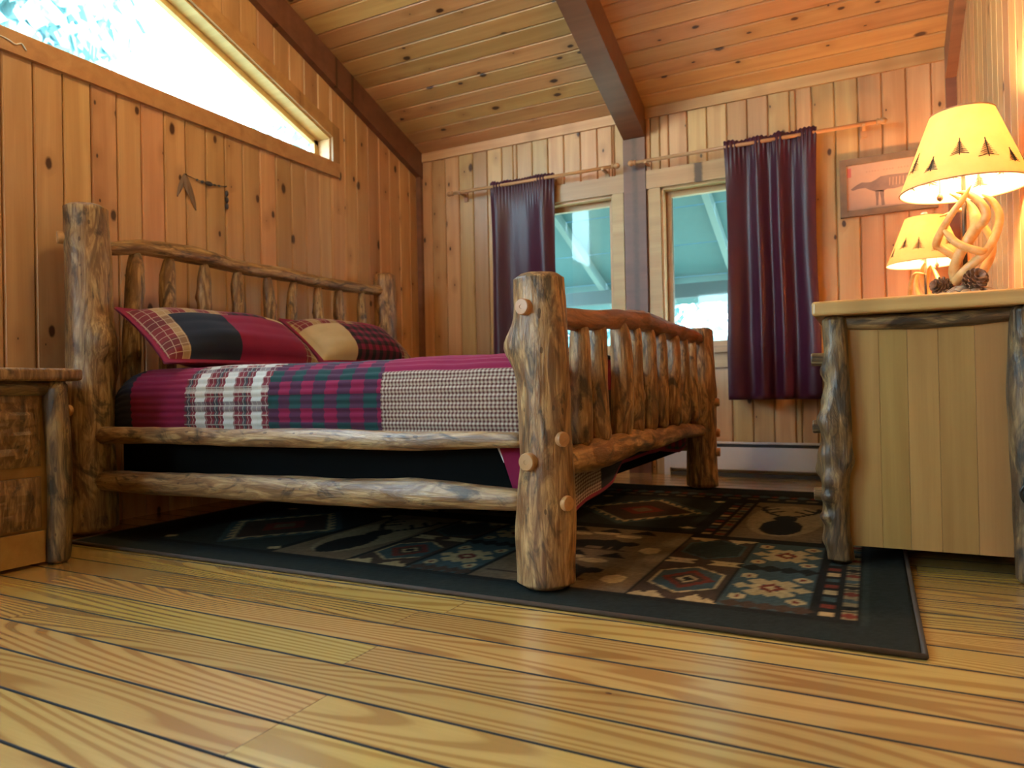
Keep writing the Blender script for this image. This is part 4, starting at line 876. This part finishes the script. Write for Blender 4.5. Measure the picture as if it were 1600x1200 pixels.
kb = [(0.46, 2.2, 0.02, 0.022), (0.35, 3.4, 0.02, 0.022), (0.66, 2.9, 0.022, 0.022), (0.82, 2.6, 0.016, 0.02), (0.25, 2.9, 0.016, 0.02), (0.68, 0.8, 0.016, 0.022), (0.12, 2.5, 0.010, 0.03), (0.30, 1.0, 0.012, 0.03), (0.42, 3.6, 0.018, 0.03), (0.52, 2.8, 0.016, 0.035), (0.50, 5.2, 0.014, 0.03), (0.62, 3.3, 0.018, 0.03), (0.78, 0.4, 0.012, 0.02), (0.72, 2.6, 0.012, 0.03), (0.86, 3.4, 0.008, 0.02)]
l1 = log('leg', [(-0.092, 2.318, 0.013), (-0.098, 2.318, 0.2), (-0.09, 2.316, 0.45), (-0.097, 2.318, DZ)], [0.036, 0.033, 0.034, 0.036, 0.040, 0.034, 0.032, 0.033], MAT['logdark'], dr, 71, seg=28, n=70, off=do, rough=0.16, wob=0.01, bumps=kb)
log('leg', [(0.372, 2.318, 0.001), (0.365, 2.318, 0.4), (0.37, 2.318, DZ)], [0.036, 0.035, 0.037, 0.035], MAT['logdark'], dr, 72, seg=20, n=40, off=do, rough=0.12, bumps=[(0.88, 4.0, 0.01, 0.02)])
log('leg', [(-0.092, DY1-0.01, 0.001), (-0.092, DY1-0.01, DZ)], [0.036, 0.034, 0.034], MAT['logdark'], dr, 73, n=30, off=do)
log('leg', [(0.37, DY1-0.01, 0.001), (0.37, DY1-0.01, DZ)], [0.036, 0.034, 0.034], MAT['logdark'], dr, 74, n=30, off=do)
for r_ in range(3):
    for c_ in range(3):
        y0 = DY0+0.05 + c_*0.615; z0 = 0.085 + r_*0.215
        d = db('drawer', (-0.098, y0, z0), (-0.076, y0+0.595, z0+0.2), MAT['top'], bev=0.006)
        for yy in (y0+0.07, y0+0.525):
            k = peg(None, (0, 0, 0), (0, 0, 1), 0.021, 0.072, 'knob', MAT['logdark']); m = Matrix(((0, 0, -1, 0), (0, 1, 0, 0), (1, 0, 0, 0), (0, 0, 0, 1))); m.translation = Vector((-0.10, yy, z0+0.11)) - do; k.parent = d; k.matrix_basis = m
# cord bundle and tag at the dresser's back leg
cb = empty('cord_bundle', (0.372, 2.255, 0.12), label='coiled black power cord hanging against the dresser leg by the wall', cat='cord')
def ct(nm, pts, r, m, n=40, seg=8): mb = MB(); mb.tube(catmull(pts, n), r, seg); return mb.build(nm, m, cb, True)
ct('strand', [(0.030, -0.005, 0.62), (0.012, -0.006, 0.40), (-0.012, -0.006, 0.24), (-0.022, -0.006, 0.15)], 0.0035, MAT['blackrub'])
for k in range(3): ct('loop', [(-0.012+0.006*k, -0.008-0.004*k, 0.09), (-0.032+0.008*k, -0.012, 0.13), (-0.014+0.006*k, -0.014, 0.155), (0.006+0.004*k, -0.010, 0.13), (-0.004, -0.008, 0.09)], 0.0035, MAT['blackrub'])
ct('wrapped_bundle', [(-0.012, -0.010, 0.095), (-0.006, -0.012, 0.05), (0.006, -0.012, 0.01), (0.022, -0.008, -0.02)], 0.013, MAT['blackrub'], 12, 10)
for k in range(7): t = k/6; p = Vector((-0.012+0.03*t, -0.0115, 0.09-0.10*t)); mb = MB(); mb.tube([p, p + Vector((0.003, 0, -0.007))], 0.0155, 10); mb.build('wrap', MAT['blackrub'], cb, True)
mb = MB(); mb.prism([(-0.022, 0.13), (-0.008, 0.20), (0.05, 0.205), (0.05, 0.11), (0.0, 0.105)], 'y', -0.0035, -0.002); mb.build('paper_tag', MAT['tan'], cb)

# ================================================================== ANTLER LAMPS
def copy_tree(o, parent=None):
    c = o.copy(); COL.objects.link(c); c.parent = parent
    for ch in list(o.children): copy_tree(ch, c)
    return c
def pinecone(parent, p, rot, sc):
    mb = MB(); n = 9
    for i in range(n):
        t = i/(n-1); r = math.sin(math.pi*(0.12+0.8*t))*0.026*sc; z = (t-0.5)*0.062*sc; k = 9
        for j in range(k):
            a = 2*math.pi*(j + 0.5*(i % 2))/k; ca, sa = math.cos(a), math.sin(a); w = 0.0085*sc
            tip = Vector((ca*(r+0.008*sc), sa*(r+0.008*sc), z+0.006*sc)); b = Vector((ca*r*0.5, sa*r*0.5, z-0.004*sc)); sd = Vector((-sa, ca, 0))*w
            mb.add([b-sd, b+sd, tip+sd*0.6, tip-sd*0.6, tip+Vector((0, 0, 0.004*sc))+sd*0.4, tip+Vector((0, 0, 0.004*sc))-sd*0.4], [(0, 1, 2, 3), (3, 2, 4, 5), (5, 4, 1, 0), (1, 4, 2), (0, 3, 5)])
    mb.lathe([(0, -0.03*sc), (0.016*sc, -0.02*sc), (0.018*sc, 0.01*sc), (0, 0.03*sc)], 8)
    m = Matrix.Rotation(rot[2], 4, 'Z') @ Matrix.Rotation(rot[0], 4, 'X'); m.translation = p; return mb.build('pine_cone', MAT['cone'], parent, False, m)
LZ = 0.792
def make_lamp(loc, label):
    L = empty('table_lamp', loc, label=label, cat='lamp', group='antler lamps on the dresser')
    # base: pile of broad grey scales
    mb = MB(); mb.lathe([(0.0, 0.0), (0.082, 0.0), (0.084, 0.008), (0.07, 0.018), (0.03, 0.03), (0.0, 0.034)], 20); bs = mb.build('base', MAT['scale'], L, True)
    rg = random.Random(5)
    for ring, (rr, zz, cnt) in enumerate(((0.075, 0.019, 14), (0.055, 0.028, 11), (0.034, 0.036, 8))):
        for j in range(cnt):
            a = 2*math.pi*(j + 0.5*ring)/cnt + rg.uniform(-.1, .1); mb = MB(); mb.lathe([(0, -0.007), (0.012, -0.005), (0.0165, 0.0), (0.011, 0.006), (0, 0.008)], 8)
            m = Matrix.Rotation(a, 4, 'Z') @ Matrix.Translation((rr, 0, zz)) @ Matrix.Rotation(rg.uniform(0.2, 0.7), 4, 'Y') @ Matrix.Rotation(rg.uniform(-.4, .4), 4, 'X'); mb.build('scale', MAT['scale'], bs, True, m)
    pinecone(L, (0.035, -0.035, 0.055), (1.25, 0, 0.7), 1.0); pinecone(L, (-0.055, -0.025, 0.047), (1.35, 0, -0.5), 0.9); pinecone(L, (0.0, 0.05, 0.05), (1.3, 0, 2.4), 0.95)
    # antlers: (right, depth, up) in the lamp's own frame, metres
    K = 0.000335
    def A(pts, rad, dep):
        P = [((x-285)*K, d, 0.062 + (885-y)*K) for (x, y), d in zip(pts, dep)]
        n = 36; mb = MB(); cp = catmull(P, n); mb.tube(cp, [interp(rad, i/(n-1)) for i in range(n)], 12); mb.build('antler', MAT['antler'], L, True)
    A([(215, 900), (205, 780), (265, 640), (340, 520), (390, 400), (335, 230), (240, 120), (150, 50)], [0.016, 0.016, 0.015, 0.017, 0.018, 0.013, 0.008, 0.002], [0.0, -0.01, -0.02, -0.02, -0.01, 0.01, 0.02, 0.02])
    A([(210, 905), (330, 790), (460, 670), (525, 520), (552, 350), (505, 205), (430, 130)], [0.014, 0.014, 0.013, 0.012, 0.011, 0.009, 0.002], [-0.02, -0.03, -0.02, 0.0, 0.01, 0.01, 0.0])
    A([(230, 880), (215, 690), (100, 560), (70, 520), (150, 400), (250, 270), (335, 165), (385, 55)], [0.013, 0.012, 0.011, 0.012, 0.011, 0.010, 0.008, 0.002], [0.02, 0.01, -0.01, -0.02, -0.04, -0.05, -0.05, -0.04])
    A([(150, 400), (210, 480), (300, 580), (440, 655), (480, 640)], [0.004, 0.010, 0.012, 0.012, 0.004], [-0.04, -0.05, -0.055, -0.04, -0.02])
    A([(245, 80), (330, 110), (430, 200), (485, 300), (470, 380), (400, 440)], [0.002, 0.009, 0.011, 0.011, 0.013, 0.012], [-0.02, -0.025, -0.03, -0.03, -0.025, -0.015])
    A([(330, 900), (420, 720), (450, 560), (380, 380), (300, 260), (200, 200), (50, 240)], [0.014, 0.013, 0.011, 0.010, 0.009, 0.007, 0.002], [0.03, 0.05, 0.055, 0.06, 0.06, 0.055, 0.03])
    mb = MB(); mb.tube([(0.0, 0.0, 0.03), (0, 0, 0.425)], 0.006, 10); mb.build('stem', MAT['iron'], L, True)
    mb = MB(); mb.lathe([(0, 0.40), (0.017, 0.40), (0.019, 0.415), (0.015, 0.45), (0, 0.452)], 14); mb.build('socket', MAT['iron'], L, True)
    mb = MB(); mb.lathe([(0.0, 0.452), (0.012, 0.455), (0.015, 0.465), (0.027, 0.485), (0.030, 0.502), (0.024, 0.523), (0.012, 0.532), (0, 0.534)], 16); mb.build('bulb', MAT['bulb'], L, True)
    mb = MB()
    for s_ in (-1, 1): mb.tube(catmull([(s_*0.012, 0, 0.41), (s_*0.045, 0, 0.46), (s_*0.045, 0, 0.53), (0, 0, 0.575)], 20), 0.0018, 6)
    for k in range(3): a = k*2.094 + 0.5; mb.tube([(0, 0, 0.573), (0.083*math.cos(a), 0.083*math.sin(a), 0.570)], 0.0015, 6)
    mb.build('harp', MAT['iron'], L, True)
    mb = MB(); mb.lathe([(0, 0.573), (0.006, 0.574), (0.005, 0.581), (0.012, 0.585), (0.016, 0.592), (0.012, 0.599), (0, 0.602)], 10); mb.build('finial', MAT['glassknob'], L, True)
    # shade
    z0, z1, R0, R1 = 0.342, 0.572, 0.172, 0.086
    sh = MB(); sg = 64
    sh.lathe([(R0 + (R1-R0)*i/8, z0 + (z1-z0)*i/8) for i in range(9)], sg); so_ = sh.build('shade', MAT['shade'], L, True, recalc=False)
    ln = MB(); ln.lathe([(R0-0.0015 + (R1-R0)*i/8, z0 + (z1-z0)*i/8) for i in range(9)], sg); ln.build('lining', MAT['lining'], so_, True, recalc=False)
    for (r, z) in ((R0, z0), (R1, z1)):
        rm = MB(); rm.tube([((r)*math.cos(2*math.pi*k/48), (r)*math.sin(2*math.pi*k/48), z) for k in range(49)], 0.0022, 6, False); rm.build('rim', MAT['tan'], so_, True)
    rg = random.Random(11); nt_ = 13
    for k in range(nt_):
        a0 = 2*math.pi*k/nt_ + 0.15; hz = 0.046 + 0.008*(k % 3); zb = z0 + 0.036 + 0.016*((k*2) % 3); polys = []
        def onc(da, z, o): r = R0 + (R1-R0)*(z-z0)/(z1-z0) + o; return (r*math.cos(a0 + da/r), r*math.sin(a0 + da/r), z)
        mb = MB(); quads = [[(-0.0012, 0), (0.0012, 0), (0.0012, hz), (-0.0012, hz)]]
        for lv in range(7):
            t = lv/7; zz = hz*(0.12 + 0.8*t); ww = hz*0.40*(1-t)**1.1 + 0.002
            for s_ in (-1, 1): quads.append([(0, zz+0.0018), (0, zz), (s_*ww, zz-0.005+rg.uniform(-.0015, .0015)), (s_*ww, zz-0.0042)])
            for s_ in (-1, 1): quads.append([(0, zz+0.0048), (0, zz+0.0036), (s_*ww*0.5, zz-0.0005), (s_*ww*0.5, zz+0.0003)])
        for qd in quads:
            vs = [onc(x, zb+z, 0.0012) for x, z in qd] + [onc(x, zb+z, -0.003) for x, z in qd]
            mb.add(vs, [(0, 1, 2, 3), (7, 6, 5, 4), (0, 4, 5, 1), (1, 5, 6, 2), (2, 6, 7, 3), (3, 7, 4, 0)])
        mb.build('pine_tree_motif', MAT['motif'], so_)
    mb = MB(); cx, cy = -0.055, -0.03; mb.tube([(cx*0.4, cy*0.4, 0.43), (cx, cy, 0.415), (cx, cy, 0.335)], 0.0012, 6); pc = mb.build('pull_chain', MAT['iron'], L, True)
    mb = MB(); mb.lathe([(0, -0.014), (0.008, -0.008), (0.009, 0.0), (0.005, 0.008), (0, 0.012)], 10, (cx, cy, 0.325)); mb.build('pull_knob', MAT['cone'], pc, True)
    return L
lamp = make_lamp((0.262, 2.545, LZ), 'glowing antler table lamp with pine-tree shade at the aspen-panelled dresser end')
lamp.rotation_euler.z = -YAW*0.9 + math.radians(33)*0
lamp2 = copy_tree(lamp); lamp2.location = (0.25, 4.06, LZ); lamp2.rotation_euler.z = 1.9
lamp2['label'] = 'glowing antler table lamp with pine-tree shade, standing by the framed print'

# ================================================================== ADDED FILL LIGHT (globe out of view under the ceiling)
cl = empty('fill_globe', (-1.6, 1.85, zc(1.85)), label='added opal globe fill light under the ceiling, out of view', cat='fill light')
mb = MB(); mb.lathe([(0, -0.004), (0.06, -0.004), (0.055, -0.03), (0.012, -0.045), (0.0, -0.045)], 18); mb.build('canopy', MAT['iron'], cl, True)
mb = MB(); mb.tube([(0, 0, -0.03), (0, 0, -0.25)], 0.006, 8); mb.build('stem', MAT['iron'], cl, True)
s = N('fill_globe_glow'); e = s.n('Emission'); e.inputs[0].default_value = (1, 0.78, 0.38, 1); e.inputs[1].default_value = 42
s.l(e.outputs[0], s.out.inputs[0]); MAT['globe'] = s.m
mb = MB(); mb.lathe([(0.11*math.sin(math.pi*i/12), -0.34 - 0.11*math.cos(math.pi*i/12)) for i in range(13)], 24); mb.build('globe', MAT['globe'], cl, True)
# ================================================================== OUTSIDE
mb = MB(); mb.box((-40, -30, -3.3), (30, 50, -3.0)); tag(mb.build('ground', MAT['ground']), 'pale sunlit ground outside the windows', 'ground', kind='structure')
po_ = empty('porch_roof', (-1.4, 6.0, 1.6), label='white painted porch roof seen through the windows', cat='porch roof', kind='structure'); pof = Vector(po_.location)
SP = 0.40; zr = lambda y: 2.30 - SP*(y - D - 0.15)
mb = MB()
for k in range(5):
    y0, y1 = D + 0.18 + k*0.5, D + 0.18 + (k+1)*0.5 - 0.012
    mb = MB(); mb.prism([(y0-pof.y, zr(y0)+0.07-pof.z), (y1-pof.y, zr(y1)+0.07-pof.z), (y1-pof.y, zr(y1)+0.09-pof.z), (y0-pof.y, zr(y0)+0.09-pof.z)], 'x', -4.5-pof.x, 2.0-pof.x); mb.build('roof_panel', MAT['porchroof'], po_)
for k in range(10):
    x = -4.2 + k*0.62; mb = MB(); ye = D + 2.45; ys = D + 0.18
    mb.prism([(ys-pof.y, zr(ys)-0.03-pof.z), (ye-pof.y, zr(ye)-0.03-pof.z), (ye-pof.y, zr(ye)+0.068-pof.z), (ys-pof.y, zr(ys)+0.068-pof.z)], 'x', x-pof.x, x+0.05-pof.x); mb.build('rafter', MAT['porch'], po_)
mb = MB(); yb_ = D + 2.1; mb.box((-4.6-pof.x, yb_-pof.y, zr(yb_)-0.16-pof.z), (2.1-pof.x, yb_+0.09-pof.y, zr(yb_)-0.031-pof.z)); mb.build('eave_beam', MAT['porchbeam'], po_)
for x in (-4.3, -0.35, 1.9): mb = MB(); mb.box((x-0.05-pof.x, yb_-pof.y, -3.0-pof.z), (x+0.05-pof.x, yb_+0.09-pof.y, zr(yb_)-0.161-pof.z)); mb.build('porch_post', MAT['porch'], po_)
def tree_mesh(seed, n=9000, R=2.2, Hh=6.0):
    rg = random.Random(seed); mb = MB(); blobs = [(Vector((rg.uniform(-1, 1)*R*.7, rg.uniform(-1, 1)*R*.7, Hh*rg.uniform(0.25, 0.95))), rg.uniform(0.5, 1.0)*R*.55) for _ in range(16)]
    for i in range(n):
        c, r = rg.choice(blobs); d = Vector((rg.gauss(0, 1), rg.gauss(0, 1), rg.gauss(0, 1))).normalized(); p = c + d*r*rg.uniform(0.6, 1.05); nn = (d + Vector((rg.gauss(0, .6), rg.gauss(0, .6), rg.gauss(0, .6)))).normalized(); a = nn.orthogonal().normalized(); b = nn.cross(a); sz = rg.uniform(0.045, 0.10)
        mb.add([p-a*sz-b*sz*.6, p+a*sz-b*sz*.6, p+a*sz*.8+b*sz*.6, p-a*sz*.8+b*sz*.6], [(0, 1, 2, 3)])
    return mb.mesh('foliage', MAT['leaf'])
TM = [tree_mesh(k) for k in range(3)]
mb = MB(); mb.tube([(0, 0, 0), (0.05, 0, 2), (0, 0.1, 4.5)], [0.22, 0.16, 0.06], 8); TR = mb.mesh('trunk', MAT['bark'], True)
spots = [(-4.0, 11, 0), (0.9, 12.5, 1), (6.6, 11, 2), (-8.5, 14.5, 2), (-14, -4.5, 0), (-16, 6.0, 1), (-15, 17.5, 2)]
tl = ['leafy tree outside, straight beyond the post between the two windows', 'leafy tree outside beyond the heater window and porch', 'leafy tree outside behind the framed print side of the porch', 'leafy tree outside at the far end of the porch', 'leafy tree outside the gable window near its wide end', 'leafy tree outside the gable window above mid headboard', 'leafy tree outside beyond the pointed end of the gable window']
for (x, y, k), lb in zip(spots, tl):
    t = empty('garden_tree', (x, y, -3.0), label=lb, cat='tree', group='trees outside the windows'); t.rotation_euler.z = x*1.7
    f = link('foliage', TM[k], t); f['kind'] = 'stuff'; link('trunk', TR, t)
    if x < -9: t.scale = (1.9, 1.9, 2.1)
